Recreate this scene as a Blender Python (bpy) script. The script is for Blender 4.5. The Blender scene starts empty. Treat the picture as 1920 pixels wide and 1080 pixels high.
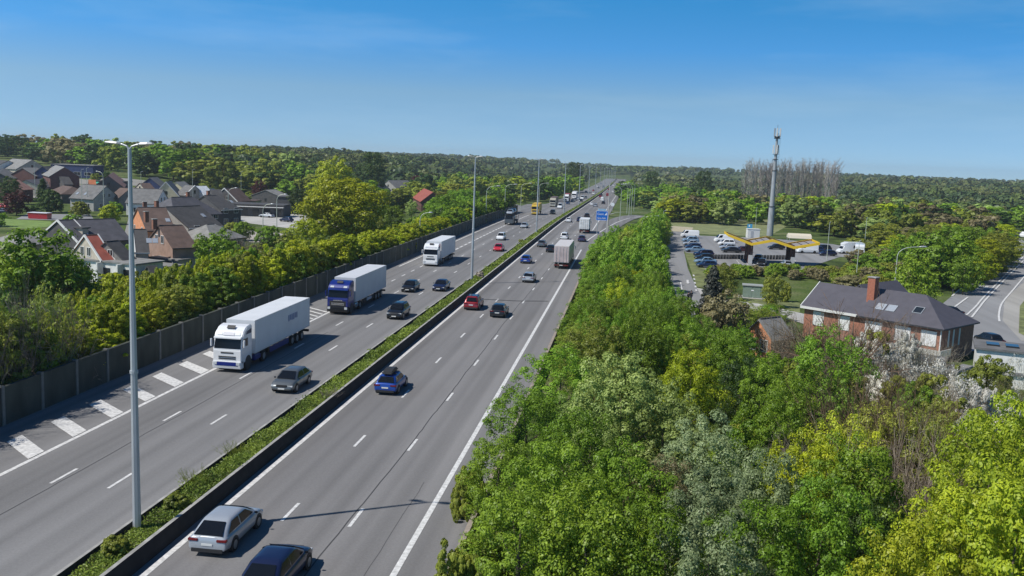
import bpy, bmesh, math, random
import numpy as np
from mathutils import Vector, Matrix
SC = bpy.context.scene
COL = SC.collection
rad = math.radians
# ------------------------------------------------------------------ camera
FPX, PITCH, ROLL, YAW, CH = 1740.0, .1397, .0375, -.1222, 18.62
cp, sp, cy_, sy_ = math.cos(PITCH), math.sin(PITCH), math.cos(YAW), math.sin(YAW)
Fv = Vector((sy_*cp, cy_*cp, -sp)); R0 = Vector((cy_, -sy_, 0)); U0 = R0.cross(Fv)
Rv = R0*math.cos(ROLL) + U0*math.sin(ROLL); Uv = -R0*math.sin(ROLL) + U0*math.cos(ROLL)
cd = bpy.data.cameras.new('camera'); cam = bpy.data.objects.new('camera', cd); COL.objects.link(cam)
cd.sensor_width = 36; cd.lens = 36*FPX/1920; cd.clip_start = .5; cd.clip_end = 12000
M = Matrix((Rv, Uv, -Fv)).transposed().to_4x4(); M.translation = (0, 0, CH)
cam.matrix_world = M
SC.camera = cam
# ------------------------------------------------------------------ light
SUN_AZ, SUN_EL = 239.5, 51.6       # compass style, measured from +Y towards +X
w = bpy.data.worlds.new('World'); SC.world = w; w.use_nodes = True
nt = w.node_tree; bg = nt.nodes['Background']
sky = nt.nodes.new('ShaderNodeTexSky'); sky.sky_type = 'NISHITA'; sky.sun_disc = False
sky.sun_elevation = rad(SUN_EL); sky.sun_rotation = rad(SUN_AZ)
sky.altitude = 0; sky.air_density = 1.0; sky.dust_density = 1.2; sky.ozone_density = 2.0
hs = nt.nodes.new('ShaderNodeHueSaturation'); hs.inputs['Saturation'].default_value = 1.15
def wn(t): return nt.nodes.new(t)
tc = wn('ShaderNodeTexCoord'); sx = wn('ShaderNodeSeparateXYZ'); nt.links.new(tc.outputs['Generated'], sx.inputs[0])
ma = wn('ShaderNodeMath'); ma.operation = 'MULTIPLY_ADD'; ma.inputs[1].default_value = 2.6; ma.inputs[2].default_value = .11; nt.links.new(sx.outputs[2], ma.inputs[0])
cb = wn('ShaderNodeCombineXYZ'); nt.links.new(sx.outputs[0], cb.inputs[0]); nt.links.new(sx.outputs[1], cb.inputs[1]); nt.links.new(ma.outputs[0], cb.inputs[2])
nv = wn('ShaderNodeVectorMath'); nv.operation = 'NORMALIZE'; nt.links.new(cb.outputs[0], nv.inputs[0]); nt.links.new(nv.outputs[0], sky.inputs[0])
cr = wn('ShaderNodeValToRGB'); nt.links.new(sx.outputs[2], cr.inputs[0]); el = cr.color_ramp.elements     # clear spring sky: air colour by elevation
for p_, c_ in ((.0, (1.0, 1.12, 1.12)), (.065, (1.25, 1.38, 1.2)), (.115, (1.0, 1.5, 1.6)), (.17, (.85, 1.5, 1.6)), (.32, (.28, .52, .68))):
    e_ = el[0] if p_ == 0 else el.new(p_); e_.color = (*[q*.6 for q in c_], 1)
el[-1].color = (.11, .21, .3, 1)
tn = wn('ShaderNodeVectorMath'); tn.operation = 'MULTIPLY'; nt.links.new(sky.outputs[0], tn.inputs[0]); nt.links.new(cr.outputs[0], tn.inputs[1])
t3 = wn('ShaderNodeVectorMath'); t3.operation = 'MULTIPLY'; t3.inputs[1].default_value = (1.83, 1.75, 1.83); nt.links.new(tn.outputs[0], t3.inputs[0])
cm = wn('ShaderNodeMapping'); cm.inputs['Scale'].default_value = (1.2, 2.2, 9); cm.inputs['Rotation'].default_value = (0, .12, .3); nt.links.new(tc.outputs['Generated'], cm.inputs[0])
cn = wn('ShaderNodeTexNoise'); cn.inputs['Scale'].default_value = 2.2; cn.inputs['Detail'].default_value = 7; cn.inputs['Roughness'].default_value = .62; nt.links.new(cm.outputs[0], cn.inputs[0])
cmr = wn('ShaderNodeMapRange'); cmr.inputs[1].default_value = .48; cmr.inputs[2].default_value = .85; cmr.inputs[4].default_value = .22; nt.links.new(cn.outputs[0], cmr.inputs[0])
cx_ = wn('ShaderNodeMix'); cx_.data_type = 'RGBA'; nt.links.new(cmr.outputs[0], cx_.inputs[0]); nt.links.new(t3.outputs[0], cx_.inputs[6]); cx_.inputs[7].default_value = (5.2, 6.6, 7.6, 1)
nt.links.new(cx_.outputs[2], hs.inputs['Color']); nt.links.new(hs.outputs[0], bg.inputs[0])
bg.inputs[1].default_value = .105
sd = bpy.data.lights.new('sun', 'SUN'); so = bpy.data.objects.new('sun', sd); COL.objects.link(so)
sd.energy = 4.2; sd.angle = rad(.53); sd.color = (1, .955, .88)
d = Vector((math.sin(rad(SUN_AZ))*math.cos(rad(SUN_EL)), math.cos(rad(SUN_AZ))*math.cos(rad(SUN_EL)), math.sin(rad(SUN_EL))))
so.rotation_euler = d.to_track_quat('Z', 'Y').to_euler()
SC.view_settings.view_transform = 'Standard'; SC.view_settings.look = 'None'
SC.view_settings.exposure = .15; SC.view_settings.gamma = 1
SC.cycles.max_bounces = 5; SC.cycles.transparent_max_bounces = 4
# ------------------------------------------------------------------ terrain model
def zr(y):
    s = (math.sqrt((y-270)**2+1600)+(y-270))/2
    return -9*math.tanh(.0137*s/9)
def G(u, v, h=0.0):
    """ground point seen at a photo position, h metres above the road datum"""
    d = Fv*FPX + Rv*(u-960) - Uv*(v-540); z = h
    for _ in range(14):
        t = (z-CH)/d.z; z = .5*z + .5*(zr(d.y*t)+h)
    t = (z-CH)/d.z
    return Vector((d.x*t, d.y*t, z))
def sstep(a, b, x):
    t = max(0., min(1., (x-a)/(b-a))); return t*t*(3-2*t)
def lerp_tab(tab, y):
    if y <= tab[0][0]: return tab[0][1]
    for (a, p), (b, q) in zip(tab, tab[1:]):
        if y <= b: return p+(q-p)*(y-a)/(b-a)
    return tab[-1][1]
XR = [(0, -5.4), (205, -5.4), (260, -1.5), (310, 3), (350, 9), (420, 9), (460, -2), (3000, -2)]
XL = [(0, -40.5), (300, -40.5), (330, -46), (400, -60), (430, -44), (3000, -44)]
def tz(x, y):
    zz = zr(y)
    l, r = lerp_tab(XL, y), lerp_tab(XR, y)
    k = max(sstep(l, l-6, x), sstep(r, r+5, x))
    f = max(sstep(-120, -190, x), sstep(60, 400, abs(x))*sstep(500, 1100, y), sstep(1500, 1750, y)); zz *= 1-f
    hill = 6*sstep(-150, -230, x)*sstep(290, 390, y) + 4*sstep(-200, -420, x)*sstep(400, 650, y)
    return zz - .12 - 1.88*k + hill
HG = -2.0
G0 = G
def G(u, v, h=0.0):
    """like G0; for points off the carriageways (h below -1.5 or a village position) follow the terrain"""
    p = G0(u, v, h)
    if p.x > -100 or p.y < 200: return p
    d = Fv*FPX + Rv*(u-960) - Uv*(v-540); hh = h-HG; t = .02
    while t < 1.2:
        q = d*t; z = CH+q.z
        if z < tz(q.x, q.y)+hh: break
        t += .0008
    q = d*t; return Vector((q.x, q.y, tz(q.x, q.y)+hh))
# ------------------------------------------------------------------ materials
MATS = {}
def mat(name, col, rough=.7, metal=0., spec=.5, noise=0., nscale=3., coat=0., bump=0., bscale=20., stretch=None, col2=None, emit=None):
    if name in MATS: return MATS[name]
    m = bpy.data.materials.new(name); m.use_nodes = True; n = m.node_tree; b = n.nodes['Principled BSDF']
    b.inputs['Roughness'].default_value = rough; b.inputs['Metallic'].default_value = metal
    b.inputs['Specular IOR Level'].default_value = spec; b.inputs['Coat Weight'].default_value = coat
    b.inputs['Base Color'].default_value = (*col, 1)
    if noise or bump:
        tc = n.nodes.new('ShaderNodeTexCoord'); mp = n.nodes.new('ShaderNodeMapping')
        n.links.new(tc.outputs['Object'], mp.inputs[0])
        if stretch: mp.inputs['Scale'].default_value = stretch
    if noise:
        t = n.nodes.new('ShaderNodeTexNoise'); t.inputs['Scale'].default_value = nscale; t.inputs['Detail'].default_value = 6
        n.links.new(mp.outputs[0], t.inputs[0])
        r = n.nodes.new('ShaderNodeValToRGB'); r.color_ramp.elements[0].position = .32; r.color_ramp.elements[1].position = .68
        c2 = col2 or tuple(min(1, c*(1+noise)) for c in col)
        r.color_ramp.elements[0].color = (*[c*(1-noise) for c in col], 1); r.color_ramp.elements[1].color = (*c2, 1)
        n.links.new(t.outputs[0], r.inputs[0]); n.links.new(r.outputs[0], b.inputs['Base Color'])
    if bump:
        t2 = n.nodes.new('ShaderNodeTexNoise'); t2.inputs['Scale'].default_value = bscale
        n.links.new(mp.outputs[0], t2.inputs[0])
        bp = n.nodes.new('ShaderNodeBump'); bp.inputs['Strength'].default_value = bump; bp.inputs['Distance'].default_value = .05
        n.links.new(t2.outputs[0], bp.inputs['Height']); n.links.new(bp.outputs[0], b.inputs['Normal'])
    MATS[name] = m; return m
def leafmat(name, c1, c2, hue=.012, trans=.34, cl=1.2):
    if name in MATS: return MATS[name]
    m = bpy.data.materials.new(name); m.use_nodes = True; n = m.node_tree; L = n.links
    n.nodes.remove(n.nodes['Principled BSDF']); out = n.nodes['Material Output']
    geo = n.nodes.new('ShaderNodeNewGeometry'); tc = n.nodes.new('ShaderNodeTexCoord'); oi = n.nodes.new('ShaderNodeObjectInfo')
    ns = n.nodes.new('ShaderNodeTexNoise'); ns.inputs['Scale'].default_value = cl; L.new(tc.outputs['Object'], ns.inputs[0])
    ad = n.nodes.new('ShaderNodeMath'); ad.operation = 'MULTIPLY_ADD'; ad.inputs[1].default_value = .34
    L.new(geo.outputs['Random Per Island'], ad.inputs[0]); L.new(ns.outputs[0], ad.inputs[2])
    mr = n.nodes.new('ShaderNodeMapRange'); mr.inputs[1].default_value = .38; mr.inputs[2].default_value = .95; L.new(ad.outputs[0], mr.inputs[0])
    mx = n.nodes.new('ShaderNodeMix'); mx.data_type = 'RGBA'; L.new(mr.outputs[0], mx.inputs[0])
    mx.inputs[6].default_value = (*c1, 1); mx.inputs[7].default_value = (*c2, 1)
    h = n.nodes.new('ShaderNodeHueSaturation'); L.new(mx.outputs[2], h.inputs['Color'])
    m1 = n.nodes.new('ShaderNodeMapRange'); m1.inputs[3].default_value = .5-hue; m1.inputs[4].default_value = .5+hue; L.new(oi.outputs['Random'], m1.inputs[0])
    L.new(m1.outputs[0], h.inputs['Hue'])
    mm = n.nodes.new('ShaderNodeMath'); mm.operation = 'FRACT'; m0 = n.nodes.new('ShaderNodeMath'); m0.operation = 'MULTIPLY'; m0.inputs[1].default_value = 37.7
    L.new(oi.outputs['Random'], m0.inputs[0]); L.new(m0.outputs[0], mm.inputs[0])
    m2 = n.nodes.new('ShaderNodeMapRange'); m2.inputs[3].default_value = .72; m2.inputs[4].default_value = 1.3; L.new(mm.outputs[0], m2.inputs[0]); L.new(m2.outputs[0], h.inputs['Value'])
    df = n.nodes.new('ShaderNodeBsdfDiffuse'); tr = n.nodes.new('ShaderNodeBsdfTranslucent'); gl = n.nodes.new('ShaderNodeBsdfGlossy'); gl.inputs['Roughness'].default_value = .45
    L.new(h.outputs[0], df.inputs[0]); L.new(h.outputs[0], tr.inputs[0])
    a = n.nodes.new('ShaderNodeMixShader'); a.inputs[0].default_value = trans; L.new(df.outputs[0], a.inputs[1]); L.new(tr.outputs[0], a.inputs[2])
    b = n.nodes.new('ShaderNodeMixShader'); b.inputs[0].default_value = .02; L.new(a.outputs[0], b.inputs[1]); L.new(gl.outputs[0], b.inputs[2])
    L.new(b.outputs[0], out.inputs[0]); MATS[name] = m; return m
def asphalt(name, c, streak=True, x0=None):
    m = bpy.data.materials.new(name); m.use_nodes = True; n = m.node_tree; L = n.links; b = n.nodes['Principled BSDF']
    b.inputs['Roughness'].default_value = .85; b.inputs['Specular IOR Level'].default_value = .3
    tc = n.nodes.new('ShaderNodeTexCoord')
    def nz(sc, st, det=5):
        mp = n.nodes.new('ShaderNodeMapping'); mp.inputs['Scale'].default_value = st; L.new(tc.outputs['Object'], mp.inputs[0])
        t = n.nodes.new('ShaderNodeTexNoise'); t.inputs['Scale'].default_value = sc; t.inputs['Detail'].default_value = det; L.new(mp.outputs[0], t.inputs[0]); return t.outputs[0]
    a = nz(1.1, (.55, .006, 1), 3); f = nz(9., (1, 1, 1), 8); g = nz(.12, (1, .35, 1))
    def madd(x, k, y):
        q = n.nodes.new('ShaderNodeMath'); q.operation = 'MULTIPLY_ADD'; L.new(x, q.inputs[0]); q.inputs[1].default_value = k
        if isinstance(y, float): q.inputs[2].default_value = y
        else: L.new(y, q.inputs[2])
        return q.outputs[0]
    v = madd(a, .75, .36 if streak else .75); v = madd(f, .3, v); v = madd(g, .42, v)
    v = madd(v, 1.0, -.28)
    if x0 is not None:     # worn wheel paths, two per 3.5 m lane
        sx_ = n.nodes.new('ShaderNodeSeparateXYZ'); L.new(tc.outputs['Object'], sx_.inputs[0])
        q = madd(sx_.outputs[0], 1/3.53, -x0/3.53); q2 = madd(a, .12, q); fr_ = n.nodes.new('ShaderNodeMath'); fr_.operation = 'FRACT'; L.new(q2, fr_.inputs[0])
        r = n.nodes.new('ShaderNodeValToRGB'); e = r.color_ramp.elements; e[0].color = (1, 1, 1, 1); e[1].position = 1; e[1].color = (1, 1, 1, 1)
        for p_, c_ in ((.14, .98), (.27, .86), (.4, .95), (.5, .93), (.6, .95), (.73, .86), (.86, .98)): k_ = e.new(p_); k_.color = (c_, c_, c_, 1)
        L.new(fr_.outputs[0], r.inputs[0]); mu = n.nodes.new('ShaderNodeMath'); mu.operation = 'MULTIPLY'; L.new(v, mu.inputs[0]); L.new(r.outputs[0], mu.inputs[1]); v = madd(mu.outputs[0], 1.06, 0.0)
    mx = n.nodes.new('ShaderNodeVectorMath'); mx.operation = 'SCALE'; mx.inputs[0].default_value = c; L.new(v, mx.inputs['Scale'])
    L.new(mx.outputs[0], b.inputs['Base Color']); MATS[name] = m; return m
def groundmat():
    m = bpy.data.materials.new('ground_grass'); m.use_nodes = True; n = m.node_tree; L = n.links; b = n.nodes['Principled BSDF']
    b.inputs['Roughness'].default_value = .95; b.inputs['Specular IOR Level'].default_value = .1
    tc = n.nodes.new('ShaderNodeTexCoord')
    t = n.nodes.new('ShaderNodeTexNoise'); t.inputs['Scale'].default_value = .09; t.inputs['Detail'].default_value = 9; L.new(tc.outputs['Object'], t.inputs[0])
    r = n.nodes.new('ShaderNodeValToRGB'); e = r.color_ramp.elements
    e[0].position = .35; e[0].color = (.045, .065, .02, 1); e[1].position = .66; e[1].color = (.15, .165, .07, 1)
    k = e.new(.5); k.color = (.085, .125, .03, 1)
    L.new(t.outputs[0], r.inputs[0])
    t2 = n.nodes.new('ShaderNodeTexNoise'); t2.inputs['Scale'].default_value = 2.5; t2.inputs['Detail'].default_value = 8; L.new(tc.outputs['Object'], t2.inputs[0])
    m2 = n.nodes.new('ShaderNodeMapRange'); m2.inputs[1].default_value = .3; m2.inputs[2].default_value = .7; m2.inputs[3].default_value = .55; m2.inputs[4].default_value = 1.3; L.new(t2.outputs[0], m2.inputs[0])
    s = n.nodes.new('ShaderNodeVectorMath'); s.operation = 'SCALE'; L.new(r.outputs[0], s.inputs[0]); L.new(m2.outputs[0], s.inputs['Scale'])
    L.new(s.outputs[0], b.inputs['Base Color']); MATS['ground'] = m; return m
# ------------------------------------------------------------------ mesh helpers
class MB:
    def __init__(s): s.v = []; s.f = []; s.m = []
    def quad(s, a, b, c, d, mi=0):
        i = len(s.v); s.v += [tuple(a), tuple(b), tuple(c), tuple(d)]; s.f.append((i, i+1, i+2, i+3)); s.m.append(mi); return s
    def face(s, pts, mi=0):
        i = len(s.v); s.v += [tuple(p) for p in pts]; s.f.append(tuple(range(i, i+len(pts)))); s.m.append(mi); return s
    def box(s, x0, x1, y0, y1, z0, z1, mi=0, T=None):
        P = [Vector((x, y, z)) for z in (z0, z1) for (x, y) in ((x0, y0), (x1, y0), (x1, y1), (x0, y1))]
        if T is not None: P = [T @ p for p in P]
        i = len(s.v); s.v += [tuple(p) for p in P]
        for q in ((0, 3, 2, 1), (4, 5, 6, 7), (0, 1, 5, 4), (1, 2, 6, 5), (2, 3, 7, 6), (3, 0, 4, 7)):
            s.f.append(tuple(i+k for k in q)); s.m.append(mi)
        return s
    def prism(s, prof, x0, x1, mi=0, t0=1., t1=1.):
        """profile [(y,z)] extruded along x"""
        i = len(s.v); n = len(prof)
        s.v += [(x0, y, z) for y, z in prof]+[(x1, y, z) for y, z in prof]
        s.f.append(tuple(i+k for k in range(n))); s.m.append(mi)
        s.f.append(tuple(i+n+k for k in reversed(range(n)))); s.m.append(mi)
        for k in range(n):
            j = (k+1) % n; s.f.append((i+k, i+n+k, i+n+j, i+j)); s.m.append(mi)
        return s
    def tube(s, pts, r, n=8, mi=0, cap=True):
        pts = [Vector(p) for p in pts]; rs = r if isinstance(r, (list, tuple)) else [r]*len(pts)
        i0 = len(s.v); prev = None
        for k, p in enumerate(pts):
            t = (pts[min(k+1, len(pts)-1)]-pts[max(k-1, 0)]).normalized()
            if prev is None:
                a = Vector((1, 0, 0)) if abs(t.x) < .9 else Vector((0, 1, 0)); u = t.cross(a).normalized()
            else: u = (prev-t*prev.dot(t)).normalized()
            prev = u; w_ = t.cross(u)
            for j in range(n):
                an = 2*math.pi*j/n; s.v.append(tuple(p+(u*math.cos(an)+w_*math.sin(an))*rs[k]))
        for k in range(len(pts)-1):
            for j in range(n):
                a = i0+k*n+j; b = i0+k*n+(j+1) % n; s.f.append((a, b, b+n, a+n)); s.m.append(mi)
        if cap:
            s.f.append(tuple(i0+j for j in reversed(range(n)))); s.m.append(mi)
            e = i0+(len(pts)-1)*n; s.f.append(tuple(e+j for j in range(n))); s.m.append(mi)
        return s
    def mesh(s, name, mats, smooth=False, bevel=0., fix=True):
        me = bpy.data.meshes.new(name); me.from_pydata(s.v, [], s.f)
        mats = mats if isinstance(mats, (list, tuple)) else [mats]
        for m in mats: me.materials.append(m)
        if len(mats) > 1: me.polygons.foreach_set('material_index', s.m)
        if bevel or fix:
            bm = bmesh.new(); bm.from_mesh(me)
            if fix: bmesh.ops.recalc_face_normals(bm, faces=bm.faces)
            if bevel:
                bmesh.ops.remove_doubles(bm, verts=bm.verts, dist=1e-4)
                bmesh.ops.bevel(bm, geom=[e for e in bm.edges if len(e.link_faces) == 2 and e.calc_face_angle(0) > .35], offset=bevel, segments=2, affect='EDGES', clamp_overlap=True)
            bm.to_mesh(me); bm.free()
        if smooth: me.polygons.foreach_set('use_smooth', [True]*len(me.polygons))
        me.update(); return me
    def build(s, name, mats, parent=None, **k): return link(name, s.mesh(name, mats, **k), parent)
def link(name, me, parent=None):
    o = bpy.data.objects.new(name, me); COL.objects.link(o)
    if parent is not None: o.parent = parent
    return o
def tag(o, label=None, cat=None, group=None, kind=None):
    if label: o['label'] = label
    if cat: o['category'] = cat
    if group: o['group'] = group
    if kind: o['kind'] = kind
    return o
def empty(name, loc, rz=0., label=None, cat=None, group=None, sc=None):
    o = bpy.data.objects.new(name, None); COL.objects.link(o); o.location = loc; o.rotation_euler = (0, 0, rz); o.empty_display_size = .3
    if sc: o.scale = sc if isinstance(sc, (tuple, list)) else (sc,)*3
    return tag(o, label, cat, group)
def copy_tree(o, parent=None):
    c = o.copy(); COL.objects.link(c); c.parent = parent
    for ch in o.children: copy_tree(ch, c)
    return c
def struct(name, mb, m, **k):
    o = mb.build(name, m, fix=False, **k); return tag(o, kind='structure')
ORD = ['nearest', 'second', 'third', 'fourth', 'fifth', 'sixth', 'seventh', 'eighth', 'ninth', 'tenth', 'eleventh', 'twelfth', 'thirteenth', 'fourteenth', 'fifteenth', 'sixteenth', 'seventeenth', 'eighteenth']
# ------------------------------------------------------------------ ground and roads
def build_ground():
    xs = sorted(set([-2850, -2200, -1600, -1200, -900] + list(range(-800, -100, 25)) + [-90, -80, -70, -60, -54, -50, -48, -46.5, -45, -43.5, -42, -41, -40.5, -39, -30, -22, -14, -8, -5.4, -4.4, -3.4, -2.4, -1.4, -.4, 1, 2.5, 4, 5.5, 7, 9, 11, 14, 17, 22, 30, 40, 55, 70, 90] + list(range(100, 800, 35)) + [900, 1300, 1800, 2300, 2850]))
    ys = sorted(set([-300, -60] + list(range(0, 500, 10)) + list(range(500, 1500, 40)) + [1600, 2000, 2800, 3450]))
    V = [(x, y, tz(x, y)) for y in ys for x in xs]; n = len(xs)
    F = [(j*n+i, j*n+i+1, (j+1)*n+i+1, (j+1)*n+i) for j in range(len(ys)-1) for i in range(n-1)]
    me = bpy.data.meshes.new('ground'); me.from_pydata(V, [], F); me.materials.append(groundmat())
    me.polygons.foreach_set('use_smooth', [True]*len(F)); tag(link('ground', me), kind='structure')
YS = list(range(-40, 500, 10)) + list(range(500, 1700, 25))
def strip(mb, x0, x1, y0, y1, off, mi=0):
    f0 = x0 if callable(x0) else (lambda y: x0); f1 = x1 if callable(x1) else (lambda y: x1)
    yy = [y0]+[y for y in YS if y0 < y < y1]+[y1]
    for a, b in zip(yy, yy[1:]):
        mb.quad((f0(a), a, zr(a)+off), (f1(a), a, zr(a)+off), (f1(b), b, zr(b)+off), (f0(b), b, zr(b)+off), mi)
def ribbon(mb, pts, wid, mi=0):
    """pts: Vectors; a ribbon of width wid (number or list)"""
    ws = wid if isinstance(wid, list) else [wid]*len(pts); L = []; 
    for k, p in enumerate(pts):
        t = pts[min(k+1, len(pts)-1)]-pts[max(0, k-1)]; t.z = 0; t.normalize(); nn = Vector((t.y, -t.x, 0))
        L.append((p-nn*ws[k]/2, p+nn*ws[k]/2))
    for a, b in zip(L, L[1:]): mb.quad(a[0], a[1], b[1], b[0], mi)
def smooth_pts(P, n=6):
    out = []
    for i in range(len(P)-1):
        p0 = P[max(i-1, 0)]; p1 = P[i]; p2 = P[i+1]; p3 = P[min(i+2, len(P)-1)]
        for k in range(n):
            t = k/n
            out.append(.5*((2*p1)+(p2-p0)*t+(2*p0-5*p1+4*p2-p3)*t*t+(3*p1-p0-3*p2+p3)*t**3))
    out.append(P[-1]); return out
build_ground()
A_L = asphalt('asphalt_left', (.23, .226, .226), x0=-34.12); A_R = asphalt('asphalt_right', (.225, .218, .217), x0=-20.18); A_S = asphalt('asphalt_street', (.2, .2, .203), streak=False)
A_P = asphalt('asphalt_pale', (.36, .35, .33), streak=False)
XLO, XL1, XL2, XLI = -34.06, -30.67, -27.3, -23.85
XRI, XAB, XBC, XRE = -20.14, -16.59, -13.07, -9.55
mb = MB(); strip(mb, lambda y: -40 if y < 330 else max(-46, -40-(y-330)*.1) if y < 430 else -38.5, -22.95, -40, 1600, 0); struct('motorway_left', mb, A_L)
mb = MB(); strip(mb, -20.95, lambda y: -7.05 if y < 225 else -7.2, -40, 1600, 0); struct('motorway_right', mb, A_R)
ramp_r = [Vector((x, y, zr(y)+.015)) for x, y in ((-8.6, 195), (-8.0, 225), (-6.2, 260), (-3.6, 300), (.2, 335), (8, 362), (22, 380), (45, 392))]
for p in ramp_r[5:]: p.z -= .3
for p in ramp_r[6:]: p.z -= 1.3
rp = smooth_pts(ramp_r)
mb = MB(); ribbon(mb, rp, [4.6+min(3.5, i*.12) for i in range(len(rp))]); struct('exit_ramp', mb, A_R)
lp = smooth_pts([Vector((x, y, zr(y)+.02)) for x, y in ((-37, 318), (-41, 350), (-48, 390), (-62, 430), (-90, 470))])
mb = MB(); ribbon(mb, lp, 7.0); struct('entry_ramp', mb, A_L)
WP = mat('marking_paint', (.66, .65, .63), .6, noise=.26, nscale=4, col2=(.78, .77, .75))
mb = MB(); O = .012
def line(x, y0, y1, w=.2): strip(mb, x-w/2, x+w/2, y0, y1, O)
line(XRI, -40, 1500, .32); line(XRE, -40, 1500, .3); line(XLO, -40, 106, .3)
for k in range(-4, 100):
    y = 43.1+12.5*k
    for x in (XAB, XBC): strip(mb, x-.09, x+.09, y, y+2.5, O)
    y = 45.4+12.5*k
    for x in (XL1, XL2): strip(mb, x-.09, x+.09, y, y+2.5, O)
y = 107.
while y < 160: strip(mb, XLO-.1, XLO+.1, y, y+2.2, O); y += 4.6*1.35
y = 172.
while y < 320: strip(mb, XLO-.2, XLO+.2, y, y+3.6, O); y += 5.0
strip(mb, -37.6, -37.35, 150, 330, O)
k = 0; y = 48.7
while y < 104:   # white blocks on the shoulder
    if y > 90: w_ = .5; st = 1.6
    else: w_ = 1.5; st = 4.45
    z = O
    mb.quad((-34.25, y, z), (-34.25, y+w_, z), (-37.5, y+w_+2.6, z), (-37.5, y+2.6, z)); y += st
yy = 30.
ro = [p+Vector((1.9+min(1.3, i*.055), 0, .012)) for i, p in enumerate(rp)]
ribbon(mb, smooth_pts([Vector((x, y, zr(y)+.04+dz)) for x, y, dz in ((-9.5, 216, 0), (-8.2, 236, 0), (-5.9, 267, 0), (-3.2, 300, 0), (1.2, 332, -.02), (8, 353, -.2), (20, 368, -.9))]), .32)
ro2 = [Vector((x, y, zr(y)+.03)) for x, y in ((-7.0, 352), (-4, 372), (4, 384), (12, 392))]
ribbon(mb, smooth_pts(ro2), .35)
struct('road_markings', mb, WP)
mb = MB()
random.seed(4)
def crack(x, y0, y1, w):
    P = []; y = y0; o = 0
    while y < y1:
        P.append(Vector((x+o, y, zr(y)+.008))); o = max(-.1, min(.1, o+random.uniform(-.05, .05))); y += random.uniform(.7, 2)
    ribbon(mb, P, w)
crack(XBC-.24, 30, 190, .07); crack(XL1+.28, 30, 92, .06); crack(XRE-1.2, 36, 52, .02)
ribbon(mb, [Vector((XRI+.3, 119.5, .008)), Vector((-14, 119.7, .008)), Vector((XRE-.4, 121, .008))], .25)
struct('road_joint', mb, mat('joint', (.06, .06, .062), .9))
# soil and median
mb = MB(); strip(mb, -22.98, -20.9, -40, 1600, .42); struct('median_soil', mb, mat('soil', (.075, .065, .04), .95, noise=.5, nscale=2))
CONC = mat('concrete', (.34, .33, .31), .85, noise=.25, nscale=1.5, bump=.2)
CONCD = mat('concrete_dark', (.13, .125, .12), .9, noise=.3, nscale=.8)
SHADE_GRIME = mat('shaded_grimy_concrete', (.022, .02, .02), .95, noise=.3, nscale=1.2)  # shade of the barrier faces turned from the sun, painted into dirty concrete
def barrier(name, prof, y0, y1, label, m, mi=(0,)*9):
    t = empty(name, (0, 0, 0), 0, label, 'barrier'); b = MB(); c = MB()
    yy = [y for y in YS if y0 <= y <= y1]
    for a, e in zip(yy, yy[1:]):
        n = len(prof)
        for i in range(n-1):
            (p, q), (r, s) = prof[i], prof[i+1]
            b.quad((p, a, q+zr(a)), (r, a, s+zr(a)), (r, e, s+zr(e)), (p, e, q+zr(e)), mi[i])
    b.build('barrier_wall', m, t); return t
barrier('median_barrier', [(-20.62, 0), (-20.70, .25), (-20.82, .8), (-21.02, .8), (-21.08, .3)], -40, 1600, 'concrete safety barrier between the green median and the right carriageway', [CONC, SHADE_GRIME], (1, 1, 0, 0))
barrier('median_barrier', [(-22.74, .2), (-22.80, .72), (-22.96, .72), (-23.04, .25), (-23.12, 0)], -40, 1600, 'low concrete safety barrier between the green median and the left carriageway', [CONC, SHADE_GRIME], (1, 0, 0, 0))
barrier('shoulder_barrier', [(-7.05, 0), (-7.05, .75), (-6.8, .75), (-6.8, -2)], -40, 180, 'low brown concrete barrier along the right shoulder below the trees', [mat('brown_concrete', (.3, .25, .21), .9, noise=.2, nscale=2)])
# noise wall
WALL = mat('noise_wall', (.052, .06, .048), .9, noise=.35, nscale=.7, bump=.3, stretch=(1, 1, .4))
wt = empty('noise_wall', (-40, 0, 0), 0, 'long dark green noise wall with concrete posts beside the left carriageway', 'noise wall')
b = MB(); y = 38.; posts = []
while y < 330:
    z0 = zr(y); posts.append((y, z0)); h = 2.5+.0*math.sin(y)
    e = y+4.1
    b.box(-.09, .09, y+.13, e-.13, z0-2, z0+h); b.box(-.14, .14, y+.13, e-.13, z0+h, z0+h+.07)
    y = e
b.build('wall_panels', WALL, wt)
pm = MB().box(-.2, .16, -.13, .13, -2, 2.66).mesh('post', mat('wall_post', (.19, .19, .175), .9, noise=.2))
for y, z0 in posts: o = link('post', pm, wt); o.location = (0, y, z0)
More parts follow.
